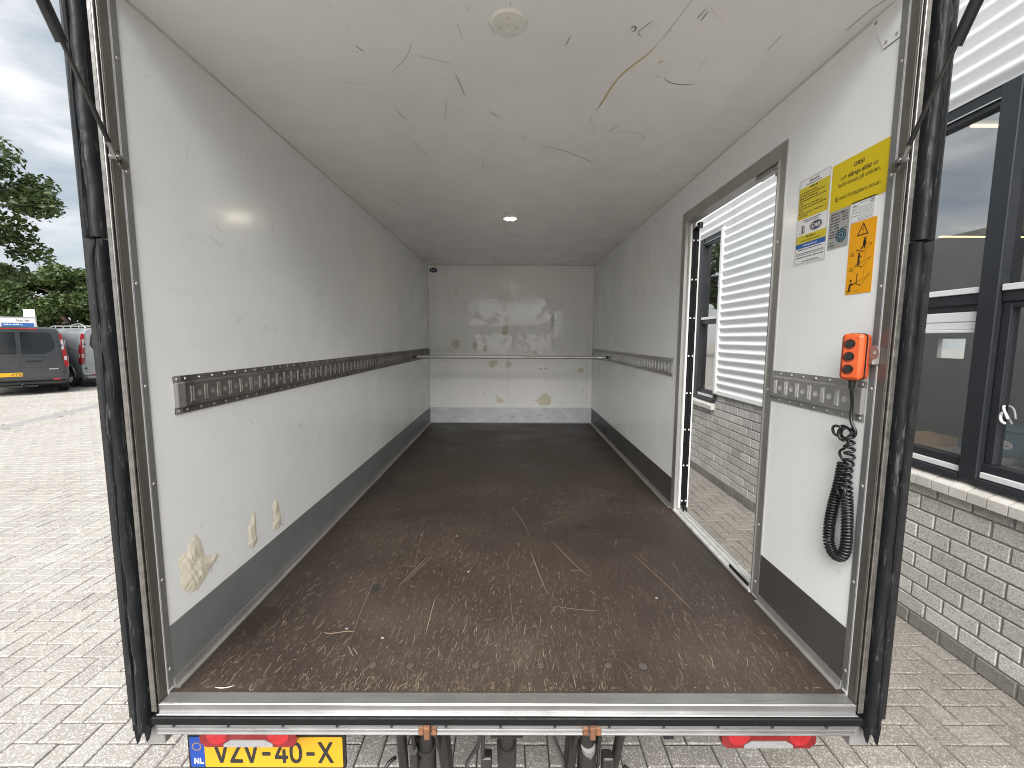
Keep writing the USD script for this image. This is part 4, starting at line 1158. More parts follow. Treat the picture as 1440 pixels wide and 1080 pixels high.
big = smear([(1.345, 1.06, .052, .85, 1.25), (1.375, 1.09, .045, .7, 1.5), (1.40, 1.035, .05, 1.1, .9), (1.445, 1.035, .026, 1.5, .6), (1.375, 1.0, .035, 1.0, .8)], 40)
mid = smear([(1.690, 1.02, .036, .75, 1.6), (1.70, 1.07, .022, .6, 1.8), (1.685, .985, .026, 1.1, .9)], 50)
end = smear([(1.862, 1.05, .036, .8, 1.5), (1.875, 1.0, .03, .9, 1.3), (1.85, .985, .02, .9, 1.3)], 60)
for k, pl in enumerate((big, mid, end)):
    filler(left_wall, (XL, 0, 0), (0, 1, 0), (0, 0, 1), pl, k + 1, .0045)
# seen from inside the wall's normal is +x: right x up = (0,1,0)x(0,0,1) = +x
BKO, BKR, BKU = (0, YB - .0004, 0), (1, 0, 0), (0, 0, 1)
for k, (x, z, r, a, b) in enumerate(((-.715, 1.752, .055, 1, 1.1), (-.46, 1.72, .045, .75, 1.3), (-.34, 1.695, .04, .6, 1.1), (-.085, 1.925, .048, .8, 1.2), (.30, 1.64, .036, 1, .7), (-.235, 1.505, .05, 1.1, 1.1), (-.035, 1.49, .035, 1, 1), (.885, 1.415, .042, 1, .9), (-.15, 1.02, .04, 1.1, .8), (.435, 1.035, .085, 1.1, 1), (-.70, 2.39, .02, 1, .7))):
    filler(back_wall, BKO, BKR, BKU, blob(x, z, r, k + 2, 26, .45, a, b), k + 20, .0012, "glue_stain")
bk = {"scuff_dark": [], "scuff_grey": [], "scuff_faint": []}
rb = np.random.default_rng(9)


def on_back(pts, w): return ribbon(curve(np.array([(a, YB, b) for a, b in pts]), 10), w, NB, .0007)


for x, z0, z1, dens in ((-.58, 2.20, 2.28, 3), (-.085, 2.07, 2.27, 9), (.31, 2.11, 2.27, 5), (.175, 1.99, 2.08, 4), (.50, 1.90, 2.12, 8), (.535, 1.90, 2.12, 13), (.52, 1.93, 2.10, 8), (.62, 1.95, 2.03, 3)):
    z = z0
    while z < z1:                                  # rows of stamped print, turned on its side
        h = rb.uniform(.006, .018)
        bk["scuff_dark"].append(on_back([(x + rb.normal(0, .002), z), (x + rb.normal(0, .002), z + h)], rb.uniform(.006, .013)))
        z += h + rb.uniform(.002, .020) * 6 / dens
z = .98
while z < 1.88:
    bk["scuff_dark"].append(on_back([(.968, z), (.968, z + .02)], .004)); z += rb.uniform(.024, .05)
bk["scuff_faint"] += [on_back([(-.048, .95), (-.046, 1.7), (-.05, 2.7)], .005), on_back([(-.3, 1.815), (0, 1.812), (.35, 1.81)], .004)]
bk["scuff_dark"] += [on_back([(.09, 2.305), (.12, 2.30), (.135, 2.295)], .013), on_back([(-.21, 1.11), (-.18, 1.06), (-.155, 1.03)], .005), on_back([(-.955, 1.655), (-.95, 1.645)], .014), on_back([(-.27, 1.822), (-.2, 1.80), (-.12, 1.812)], .005),
                     on_back([(.36, 1.44), (.40, 1.43)], .008), on_back([(.42, 1.46), (.44, 1.43), (.46, 1.45)], .008), on_back([(.20, 1.38), (.205, 1.37)], .012)]
for _ in range(60):
    x, z = rb.uniform(-1, 1), rb.uniform(.96, 2.5); L = rb.uniform(.01, .09) * rb.random(); g = rb.uniform(0, 3.1)
    bk[("scuff_dark", "scuff_grey", "scuff_faint")[rb.integers(3)]].append(on_back([(x, z), (x + L * .5 * math.cos(g), z + L * .5 * math.sin(g) + .004), (x + L * math.cos(g), z + L * math.sin(g))], rb.uniform(.003, .007)))
for _ in range(70):
    x, z = rb.uniform(-1, 1), rb.uniform(.75, .92); L = rb.uniform(.01, .16) * rb.random()
    a = ribbon(np.array([(x, YB - .003, z), (x + L / 2, YB - .003, z + rb.normal(0, .004)), (x + L, YB - .003, z + rb.normal(0, .006))]), rb.uniform(.002, .005), NB, .0007)
    bk["scuff_dark"].append(a)
for m_, l in bk.items():
    part(back_wall, "scuff_marks", l, m_, False, kind="stuff")
# where the panel's film is smooth and loose it mirrors the daylight
for k, (x0, x1, z0, z1) in enumerate(((-.50, .48, 2.02, 2.30), (-.46, -.02, 1.68, 1.86), (.10, .50, 1.68, 1.87), (.57, .64, 1.76, 2.22))):
    n_ = 60; t_ = np.linspace(0, 1, n_, endpoint=False)
    rect_ = sbox(x0, z0, x1, z1).buffer(.02).exterior
    pp = [rect_.interpolate(q, normalized=True) for q in t_]
    w_ = [(meshkit.fbm(np.array([q.x * 9, q.y * 9, k + .5]), 4, 70 + k) - .5) * .10 for q in pp]
    cx_, cz_ = (x0 + x1) / 2, (z0 + z1) / 2
    pl_ = Polygon([(q.x + (q.x - cx_) / max(abs(x1 - x0), .1) * e * 2, q.y + (q.y - cz_) / max(abs(z1 - z0), .1) * e * 2) for q, e in zip(pp, w_)]).buffer(0)
    filler(back_wall, (0, YB - .0002, 0), BKR, BKU, pl_ if pl_.geom_type == "Polygon" else max(pl_.geoms, key=lambda g: g.area), k + 50, .0012, "panel_film")
# oval maker's sticker high in the corner
ovs = part(T, "oval_sticker", place(ext(affinity.scale(Point(0, 0).buffer(.040, quad_segs=10), 1.3, .75), .001), (-.985, YB - .0005, 2.672), BKR, BKU), "print_navy", False)
part(ovs, "sticker_print", place(cat([ext(q, .0005) for q in fine_print(-.03, .032, -.008, .016, 5, (3, 5))]), (-.985, YB - .0017, 2.672), BKR, BKU), "paper_white", False)

# ---- scratches and fixings in the floor
fw = {"wood_scratch": [], "wood_scratch_pale": [], "dark_stain": []}
r5 = np.random.default_rng(21)
for _ in range(9000):
    x, y = r5.uniform(-1.0, 1.0), 1.235 + 3.2 * r5.random() ** 1.35
    w0 = meshkit.noise(np.array([x * 2.2, y * 1.8, 3.1]), 3)
    if r5.random() > (.10 + 1.25 * max(0, w0 - .33) * 2): continue
    L = .008 + .060 * r5.random() ** 4
    g = r5.normal(math.pi / 2 - .10, .24) if r5.random() < .86 else r5.uniform(0, math.pi)
    k = r5.normal(0, .35); t = np.linspace(-.5, .5, 5)
    pts = np.stack([x + L * (t * math.cos(g) - k * t * t * math.sin(g)), y + L * (t * math.sin(g) + k * t * t * math.cos(g)), np.full(5, ZF)], 1)
    pts[:, 0] = np.clip(pts[:, 0], -1.02, 1.0); pts[:, 1] = np.maximum(pts[:, 1], 1.232)
    fw["wood_scratch_pale" if r5.random() < .30 else "wood_scratch"].append(ribbon(pts, r5.uniform(.0007, .0018), NF, .0005))
for pts, w, m_ in (([(.0, 2.72), (.06, 2.52), (.105, 2.29)], .0018, "wood_scratch_pale"), ([(.10, 2.15), (.125, 1.95), (.16, 1.74)], .0018, "wood_scratch_pale"), ([(.22, 2.25), (.30, 2.02), (.36, 1.88)], .0018, "wood_scratch_pale"),
                   ([(-.42, 2.06), (-.46, 1.92), (-.50, 1.80)], .0018, "wood_scratch_pale"), ([(-.40, 2.06), (-.44, 1.94), (-.475, 1.83)], .0018, "wood_scratch_pale"), ([(.47, 2.7), (.50, 2.9), (.53, 3.1)], .0018, "wood_scratch"),
                   ([(.16, 2.42), (.27, 2.50), (.37, 2.58)], .0018, "wood_scratch_pale"), ([(.62, 2.1), (.70, 1.80), (.74, 1.62)], .0018, "wood_scratch_pale"), ([(.65, 2.1), (.72, 1.85)], .0018, "wood_scratch"),
                   ([(-.70, 1.50), (-.655, 1.495), (-.61, 1.505), (-.58, 1.50)], .004, "wood_scratch_pale"), ([(-.56, 1.42), (-.53, 1.385)], .0018, "wood_scratch_pale"), ([(.18, 1.66), (.27, 1.64), (.36, 1.63)], .0018, "wood_scratch_pale"),
                   ([(-.32, 1.72), (-.318, 1.60), (-.315, 1.48)], .0018, "wood_scratch_pale"), ([(-.5, 2.4), (-.48, 2.1), (-.44, 1.85)], .0018, "wood_scratch"), ([(-.93, 1.245), (-.895, 1.242), (-.87, 1.252)], .003, "filler_cream"),
                   ([(.30, 2.30), (.45, 2.31), (.58, 2.30)], .002, "wood_scratch"), ([(-.02, 1.9), (0, 1.7), (.01, 1.5)], .0018, "wood_scratch"), ([(-.62, 1.9), (-.60, 1.6), (-.575, 1.40)], .0018, "wood_scratch")):
    fw.setdefault(m_, []).append(ribbon(curve(np.array([(a, b, ZF) for a, b in pts]), 14), w, NF, .0008))
for x, y, r, sx in ((-.60, 1.78, .022, 1.0), (-.43, 2.03, .02, 1), (.42, 2.40, .022, 1.8), (-.33, 1.95, .012, .8), (-.93, 3.2, .04, .6), (-.1, 2.2, .014, 1)):
    p_ = blob(x, y, r, int(abs(x * 100)) + 1, 22, .7, sx, 1.2)
    m_ = ext(p_, .0003); m_.apply_translation([0, 0, ZF + .0001]); fw["dark_stain"].append(m_)
for m_, l in fw.items():
    part(fl, "floor_scratches", l, m_, False, kind="stuff")
for x, y, r in [(-.463, 1.336, .0135), (-.336, 1.336, .0125), (-.117, 1.337, .013), (.101, 1.338, .0135), (.328, 1.339, .0130), (.445, 1.336, .0145)] + \
        [(-.395, 3.05, .014), (-.29, 3.05, .013), (-.11, 3.05, .013), (.08, 3.05, .013), (.27, 3.05, .014), (.375, 3.05, .013)] + [(.74, 2.62, .013), (.64, 2.66, .012), (.31, 2.68, .013), (-.72, 2.66, .013), (.92, 2.63, .012), (-.87, 2.0, .011)]:
    par = fl if y < 2.5 else fl2
    part(par, "floor_bolt", trimesh.creation.revolve(np.array([(0, .0), (r, 0), (r, .0006), (r * .82, .0016), (r * .3, .0016), (r * .22, .0006), (0, .0006)]), sections=16).apply_translation([x, y, ZF - .0003]), "bolt_worn", 20)
    part(par, "bolt_ring", place(ext(Point(0, 0).buffer(r * 1.28, quad_segs=5).difference(Point(0, 0).buffer(r, quad_segs=5)), .0003), (x, y, ZF), (1, 0, 0), (0, 1, 0)), "dark_stain", False)
for k in range(20):
    x = -.95 + k * .0985 + r5.normal(0, .006)
    part(fl, "screw", trimesh.creation.revolve(np.array([(0, 0), (.0062, 0), (.0062, .0005), (.002, .0012), (0, .0003)]), sections=10).apply_translation([x, 1.2465, ZF - .0002]), "screw_brown", 20)
for x, y in ((-.50, 2.30), (-.30, 2.29), (.62, 1.72), (-.2, 1.92), (-.62, 1.52), (-.47, 1.47), (.10, 2.85)):
    part(fl if y < 2.5 else fl2, "screw", trimesh.creation.revolve(np.array([(0, 0), (.0055, 0), (.0055, .0005), (.002, .001), (0, .0003)]), sections=10).apply_translation([x, y, ZF - .0002]), "lip_dirty", 20)
# ================================================================== the office building on the right
BX = 2.565
off = thing("office_building", "pale grey brick building with white corrugated cladding and dark window frames beside the truck", "building", base=(2.6, 4, 0))
O = off
speckled("brick_base", (.24, .226, .205), (.09, .085, .08), (.30, .29, .27), .92, 210, .5, .10, .8)
WINS = [(-3.2, 3.30), (5.36, 8.6)]
Bk = np.random.default_rng(3)
far_b = []
nb = 0
for c in range(12):
    z0 = c * .0955 + .006
    yy = -3.2 - (c % 2) * .1
    while yy < 9.4:
        a, b = yy + .006, yy + .194
        yy += .20
        if c >= 10:
            a, b = max(a, 3.305), min(b, 5.35)
            if b - a < .05: continue
        d = Bk.normal(0, .0012)
        z1 = min(z0 + .0835, 1.148)
        if z1 - z0 < .02: continue
        m = bx(BX + d, BX + .05, a + abs(Bk.normal(0, .0008)), b - abs(Bk.normal(0, .0008)), z0, z1, .0035)
        near = (1.35 < a < 3.4 or 4.0 < a < 6.4) and nb < 300
        if near:
            nb += 1
            part(O, "brick", m, "brick_base" if c == 0 else "brick", False)
        else:
            far_b.append((m, c))
part(O, "brickwork", [m for m, c in far_b if c], "brick", False, kind="stuff")
part(O, "brickwork", [m for m, c in far_b if not c], "brick_base", False, kind="stuff")
part(O, "mortar_bed", [bx(BX + .007, BX + .14, -3.2, 9.4, 0, .9555), bx(BX + .007, BX + .14, 3.30, 5.36, .9555, 3.2)], "mortar", False)
for a, b in WINS:
    y = a
    while y < b - .02:
        e = min(y + .1, b)
        dz = Bk.normal(0, .0012)
        part(O, "sill_tile", ext_y([(2.523, .984 + dz), (2.523, .931 + dz), (2.60, .945 + dz), (2.60, 1.024 + dz), (2.526, .988 + dz)], y + .004, e - .004), "sill_tile", False)
        y += .1
    part(O, "sill_bed", ext_y([(2.545, .925), (2.60, .940), (2.66, .95), (2.66, 1.02), (2.61, 1.02), (2.598, .946), (2.545, .932)], a, b), "mortar", False)

# corrugated sheets
PITCH_Z = .0965


def wave_sheet(y0, y1, z0, z1, x=2.552, amp=.016):
    zs = np.arange(z0, z1 + 1e-6, PITCH_Z / 14)
    ph = (zs / PITCH_Z) * 2 * math.pi
    w = np.tanh(.9 * np.sin(ph)) / math.tanh(.9)
    xs = x - amp * w
    front = [(a, b) for a, b in zip(xs, zs)]
    back = [(a + .0012, b) for a, b in zip(xs[::-1], zs[::-1])]
    n = len(zs)
    V, F = [], []
    for yv in (y0, y1):
        V += [(a, yv, b) for a, b in front] + [(a, yv, b) for a, b in back]
    m = 2 * n
    for i in range(m):
        j = (i + 1) % m
        F += [(i, j, m + j), (i, m + j, m + i)]
    for i in range(n - 1):
        p, q = i, m - 1 - i
        F += [(p, q, q - 1), (p, q - 1, p + 1), (m + p, m + q - 1, m + q), (m + p, m + p + 1, m + q - 1)]
    tm = trimesh.Trimesh(V, F, process=False)
    tm.fix_normals()
    return tm


for a, b in ((-3.2, 1.05), (1.05, 3.30), (3.30, 5.12), (5.12, 7.2), (7.2, 9.4)):
    part(O, "corrugated_sheet", wave_sheet(a + .0015, b - .0015, 3.155, 5.3, 2.552 + (.0008 if a > 3 else 0)), "cladding", 60)
pier_sheet = part(O, "corrugated_sheet", wave_sheet(3.34, 5.30, 1.175, 3.1545, 2.5528), "cladding", 60)
for y in (5.12, 1.05):
    for k in range(18):
        z = 3.155 + PITCH_Z * (k + .75) + .03
        part(O, "sheet_screw", cyl((2.568, y + .03, z), (2.556, y + .03, z), .006, 8), "lip_steel", 30)
part(O, "corner_trim", [bx(2.528, 2.60, 5.30, 5.36, 1.15, 3.165, .006)], "window_white", False)
part(O, "corner_trim", [bx(2.528, 2.60, 3.30, 3.34, 1.15, 3.153, .006)], "window_white", False)
part(O, "base_flashing", ext_y([(2.60, 1.178), (2.532, 1.172), (2.530, 1.146), (2.534, 1.146), (2.536, 1.166), (2.60, 1.170)], 3.302, 5.358), "window_white", False)
part(O, "backing_wall", [bx(2.59, 2.72, -3.2, 9.4, 3.16, 5.3), bx(2.705, 2.72, 3.30, 5.36, 0, 3.16)], "interior_grey", False)
part(O, "flat_roof", bx(2.50, 9.2, -3.3, 9.5, 5.31, 5.5), "anthracite", False)
part(O, "end_wall", [bx(2.71, 9.1, -3.3, -3.2, 0, 5.3), bx(2.71, 9.1, 10.2, 10.3, 0, 5.3)], "interior_grey", False)
part(O, "interior_wall", [bx(9.0, 9.1, -3.2, 8.55, 0, 5.3), bx(9.0, 9.1, 9.1, 10.2, 0, 5.3), bx(9.0, 9.1, 8.55, 9.1, 0, 1.45), bx(9.0, 9.1, 8.55, 9.1, 1.85, 5.3), bx(2.72, 2.74, 9.4, 10.2, 0, 5.3)], "interior_grey", False)
part(O, "interior_floor", bx(2.72, 9.0, -3.2, 10.2, .05, .10), "interior_dark", False)
part(O, "interior_ceiling", bx(2.72, 9.0, -3.2, 10.2, 3.30, 3.36), "interior_grey", False)
part(O, "window_board", bx(2.665, 2.97, -3.2, 3.3, 1.105, 1.135, .004), "interior_grey", False)
part(O, "window_board", bx(2.665, 2.97, 5.36, 8.6, 1.105, 1.135, .004), "interior_grey", False)
part(O, "ceiling_tube", bx(2.95, 4.15, 2.91, 2.925, 3.185, 3.197), "tube_light", False)
part(O, "ceiling_tube_housing", bx(2.90, 4.2, 2.87, 2.96, 3.205, 3.26), "interior_grey", False)
part(O, "ceiling_tube", bx(5.7, 6.9, 5.88, 5.91, 3.185, 3.20), "tube_light", False)


def bay(ya, yb, kind):
    """One window bay: lower and upper light, transom, sill profile, panes."""
    g = .02
    part(O, "window_sill_profile", ext_y([(2.552, 1.030), (2.556, 1.062), (2.650, 1.068), (2.650, 1.026)], ya, yb), "anthracite", False)
    fr = [bx(2.585, 2.645, ya, yb, 1.101, 1.150, .003), bx(2.585, 2.645, ya, yb, 2.022, 2.080, .003), bx(2.585, 2.645, ya, yb, 3.056, 3.122, .003), bx(2.572, 2.60, ya, yb, 3.092, 3.150, .002)]
    f = part(O, "window_frame", fr[0], "anthracite", False)
    for q in fr[1:]: part(f, "frame_rail", q, "anthracite", False)
    part(f, "drip_strip", bx(2.574, 2.60, ya + .004, yb - .004, 1.069, 1.1005, .002), "window_white", False)
    part(f, "drip_strip", bx(2.574, 2.60, ya + .004, yb - .004, 2.081, 2.114, .002), "window_white", False)
    part(f, "head_line", bx(2.5705, 2.574, ya, yb, 3.088, 3.0945), "lip_steel", False)
    top = 2.022
    if kind == "vent":
        for q in [bx(2.588, 2.63, ya + .008, yb - .01, 1.925, 1.98, .003), bx(2.590, 2.63, ya + .008, yb - .01, 1.882, 1.923, .003), bx(2.584, 2.63, ya + .008, yb - .01, 1.862, 1.880, .003)]: part(f, "vent_slat", q, "window_white", False)
        part(f, "vent_cap", bx(2.586, 2.632, ya + .001, ya + .0075, 1.862, 1.982, .001), "black_plastic", False)
        part(f, "glazing_bead", bx(2.60, 2.64, ya, yb, 1.983, 2.0215), "anthracite", False)
        top = 1.862
    if kind == "sash":
        for q in [bx(2.592, 2.64, ya + .002, ya + .03, 1.151, 2.021, .002), bx(2.592, 2.64, yb - .045, yb - .002, 1.151, 2.021, .003), bx(2.592, 2.64, ya + .031, yb - .046, 1.99, 2.021, .003)]: part(f, "sash_rail", q, "anthracite", False)
    part(f, "pane", trimesh.Trimesh([(2.618, ya, 1.148), (2.618, yb, 1.148), (2.618, yb, top), (2.618, ya, top)], [(0, 2, 1), (0, 3, 2)]), "window_glass", False)
    part(f, "pane", trimesh.Trimesh([(2.618, ya, 2.08), (2.618, yb, 2.08), (2.618, yb, 3.058), (2.618, ya, 3.058)], [(0, 2, 1), (0, 3, 2)]), "window_glass", False)
    return f


def mullion(y0, y1):
    part(O, "mullion", bx(2.560, 2.650, y0, y1, 1.031, 3.151, .004), "anthracite", False)


bay(2.396, 3.235, "vent"); bay(1.45, 2.298, "sash"); bay(.50, 1.354, "vent"); bay(-.45, .404, "sash"); bay(-1.4, -.546, "plain")
for y in (3.235, 2.298, 1.354, .404, -.546): mullion(y + .001, y + (.064 if y > 3 else .097))
part(O, "wall_infill", bx(2.60, 2.66, -3.2, -1.401, 1.03, 3.15), "anthracite", False)
bay(5.425, 5.90, "plain"); bay(6.0, 7.2, "plain"); bay(7.3, 8.5, "plain")
for y in (5.362, 5.901, 7.201, 8.501): mullion(y + .001, y + (.062 if y < 5.5 else .098))
hand = part(O, "window_handle", [tube(curve([(2.608, 2.245, 1.475), (2.598, 2.24, 1.47), (2.594, 2.225, 1.44), (2.598, 2.215, 1.41)], 14), .006, 8), tube(curve([(2.608, 2.256, 1.44), (2.600, 2.25, 1.42), (2.598, 2.236, 1.39), (2.604, 2.226, 1.385)], 14), .007, 8)], "window_white", True)

# things lying on the window board
t_ = thing("cardboard_box", "flat open cardboard box on the window board behind the left pane", "box", base=(2.78, 2.75, 1.135))
part(t_, "box_tray", [bx(2.70, 2.86, 2.66, 2.90, 1.136, 1.142), bx(2.70, 2.706, 2.66, 2.90, 1.142, 1.20), bx(2.854, 2.86, 2.66, 2.90, 1.142, 1.20), bx(2.706, 2.854, 2.66, 2.666, 1.142, 1.20), bx(2.706, 2.854, 2.894, 2.90, 1.142, 1.20)], "cardboard", False)
part(t_, "flap", bx(2.69, 2.80, 2.54, 2.655, 1.136, 1.150), "sealant", False)
t_ = thing("small_carton", "small blue and white carton standing on the window board next to the cardboard box", "carton", base=(2.72, 2.54, 1.135))
part(t_, "carton", bx(2.70, 2.75, 2.485, 2.545, 1.136, 1.235, .002), "tub_blue", False)
part(t_, "carton_band", bx(2.6985, 2.7515, 2.4835, 2.5465, 1.137, 1.18, .001), "paper_white", False)
t_ = thing("storage_tub", "dark blue plastic tub with a white oval label behind the right pane", "tub", base=(2.85, 2.27, 1.135))
tb = part(t_, "tub", bx(2.78, 2.98, 2.02, 2.50, 1.136, 1.315, .015), "tub_blue", False)
part(t_, "label", [place(ext(affinity.scale(Point(0, 0).buffer(.035, quad_segs=8), 1.25, .72), .001), (2.7785, 2.37, 1.235), (0, -1, 0), (0, 0, 1)), place(ext(affinity.scale(Point(0, 0).buffer(.032, quad_segs=8), .6, 1), .001), (2.83, 2.0185, 1.22), (1, 0, 0), (0, 0, 1))], "paper_white", False)
part(t_, "label_print", place(cat([ext(q, .0006) for q in fine_print(-.03, .03, -.008, .014, 6, (4, 6))]), (2.777, 2.37, 1.235), (0, -1, 0), (0, 0, 1)), "print_navy", False)
part(t_, "lid_rim", bx(2.772, 2.988, 2.012, 2.508, 1.316, 1.328, .004), "tub_blue", False)
t_ = thing("bottle", "clear bottle with a white cap in front of the blue tub", "bottle", base=(2.73, 2.19, 1.135))
part(t_, "bottle_body", trimesh.creation.revolve(np.array([(0, 0), (.026, 0), (.027, .004), (.027, .085), (.022, .10), (.016, .106), (0, .106)]), sections=20).apply_translation([2.725, 2.185, 1.136]), "bottle_plastic", 30)
part(t_, "bottle_cap", trimesh.creation.revolve(np.array([(0, .1065), (.0215, .1065), (.0215, .135), (.019, .138), (0, .138)]), sections=20).apply_translation([2.725, 2.185, 1.136]), "paper_white", 30)
t_ = thing("enamel_bowl", "shallow grey bowl standing beside the clear bottle on the window board", "bowl", base=(2.73, 2.32, 1.135))
part(t_, "bowl", trimesh.creation.revolve(np.array([(0, 0), (.05, 0), (.062, .02), (.066, .05), (.062, .05), (.057, .022), (.046, .006), (0, .006)]), sections=24).apply_translation([2.735, 2.335, 1.136]), "grey_plastic", 30)
part(t_, "rim", trimesh.creation.torus(.064, .004, 24, 8).apply_translation([2.735, 2.335, 1.186]), "dark_steel", 40)
# red and white cartons behind the window seen through the side door
for k in range(5):
    t_ = thing("stacked_carton", ("lowest red carton of the stack behind the window seen through the side door", "second lowest red and white carton of the stack seen through the side door", "middle red and white carton of the stack seen through the side door",
                                  "second highest red and white carton of the stack seen through the side door", "topmost red and white carton of the stack seen through the side door")[k], "carton", base=(2.78, 5.6, 1.136 + .115 * k), group="cartons stacked behind the window")
    z = 1.136 + .115 * k
    part(t_, "carton", bx(2.70, 2.90, 5.50, 5.70, z, z + .112, .002), "red_print" if k == 0 else "paper_white", False)
    part(t_, "carton_print", [bx(2.6985, 2.70, 5.52, 5.62, z + .03, z + .085), bx(2.74, 2.84, 5.4985, 5.50, z + .03, z + .085)], "paper_white" if k == 0 else "red_print", False)
t_ = thing("window_sticker", "small blue sticker on the window pane seen through the side door", "sticker", base=(2.612, 6.05, 1.6))
part(t_, "sticker", [bx(2.6145, 2.6155, 6.02, 6.10, 1.62, 1.74)], "print_blue", False)
part(t_, "sticker_print", place(cat([ext(q, .0005) for q in fine_print(.01, .07, .02, .03, 8, (2, 4))]), (2.6144, 6.10, 1.64), (0, -1, 0), (0, 0, 1)), "paper_white", False)
t_ = thing("round_window_sticker", "round white sticker with a red ring below the blue sticker on the pane", "sticker", base=(2.612, 6.05, 1.5))
part(t_, "sticker", place(ext(Point(0, 0).buffer(.035, quad_segs=8), .0008), (2.6155, 6.07, 1.52), (0, -1, 0), (0, 0, 1)), "paper_white", False)
part(t_, "ring", place(ext(Point(0, 0).buffer(.033, quad_segs=8).difference(Point(0, 0).buffer(.026, quad_segs=8)), .0006), (2.6145, 6.07, 1.52), (0, -1, 0), (0, 0, 1)), "red_print", False)
# ================================================================== parked vans
def ring(y, w_low, w_belt, w_top, z_low, z_belt, z_top, r=.10):
    """Half outline of a van's section at station y, mirrored: bottom, sill, belt, shoulder, roof."""
    pts = [(0, z_low), (w_low * .8, z_low), (w_low - .03, z_low + .02), (w_low, z_low + .10), (w_belt - .004, z_low + (z_belt - z_low) * .45), (w_belt, z_low + (z_belt - z_low) * .7), (w_belt - .012, z_belt),
           (w_belt + (w_top - w_belt) * .35, z_belt + (z_top - z_belt) * .42), (w_belt + (w_top - w_belt) * .72, z_belt + (z_top - z_belt) * .78), (w_top - .005, z_top - r * .75), (w_top - r * .32, z_top - r * .25), (w_top - r, z_top - .012), (w_top * .55, z_top), (0, z_top + .008)]
    L = [(-x, z) for x, z in pts[1:-1]][::-1]
    return np.array([(x, y, z) for x, z in pts + L])


def van_body():
    st = [(.0, .93, .945, .78, .36, 1.12, 1.93), (.015, .955, .965, .80, .34, 1.12, 1.965), (.07, .968, .98, .825, .32, 1.12, 1.985), (.3, .975, .985, .84, .30, 1.12, 2.0), (1.2, .98, .99, .845, .30, 1.12, 2.01), (2.6, .98, .99, .845, .30, 1.12, 2.005), (3.4, .98, .99, .82, .30, 1.12, 1.96),
          (3.75, .98, .985, .76, .30, 1.12, 1.80), (4.1, .98, .98, .75, .30, 1.11, 1.50), (4.4, .97, .965, .74, .30, 1.05, 1.20), (4.75, .93, .90, .66, .30, .92, 1.02), (4.93, .82, .78, .55, .34, .78, .86), (4.97, .70, .66, .45, .40, .70, .76)]
    R = [ring(*s) for s in st]
    n = len(R[0]); V = np.vstack(R); F = []
    for i in range(len(R) - 1):
        for j in range(n):
            k = (j + 1) % n
            F += [(i * n + j, (i + 1) * n + k, i * n + k), (i * n + j, (i + 1) * n + j, (i + 1) * n + k)]
    for i, sgn in ((0, 1), (len(R) - 1, -1)):
        c = len(V); V = np.vstack([V, R[i].mean(0)])
        for j in range(n):
            k = (j + 1) % n
            F.append((c, i * n + j, i * n + k) if sgn > 0 else (c, i * n + k, i * n + j))
    m = trimesh.Trimesh(V, F, process=True); m.fix_normals()
    import manifold3d as m3
    man = m3.Manifold(m3.Mesh(np.asarray(m.vertices, np.float32), np.asarray(m.faces, np.uint32)))
    for y in (.95, 3.95):
        cy = m3.Manifold.cylinder(2.6, .40, .40, 40, True).rotate([0, 90, 0]).translate([0, y, .33])
        man = man - cy
    q = man.to_mesh()
    return trimesh.Trimesh(q.vert_properties[:, :3], q.tri_verts, process=False)


VAN = van_body()


def on_side(poly, x_of, s, d=.004):
    """poly in (y, z) laid on the van's side at half-width x_of(z)."""
    m = ext(poly, d)
    if len(m.vertices) < 4000:
        m = m.subdivide_to_size(.12) if hasattr(m, "subdivide_to_size") else m
    v = m.vertices.copy()
    m.vertices = np.stack([s * (np.array([x_of(z) for z in v[:, 1]]) - .001 + v[:, 2]), v[:, 0], v[:, 1]], 1)
    if s < 0: m.invert()
    return m


def side_x(z): return float(np.interp(z, [.4, .67, .87, 1.12, 1.49, 1.81, 1.92], [.98, .986, .99, .978, .939, .885, .84]))


def back_y(z): return float(np.interp(z, [.3, 1.2, 1.93], [.0, -.002, .012]))


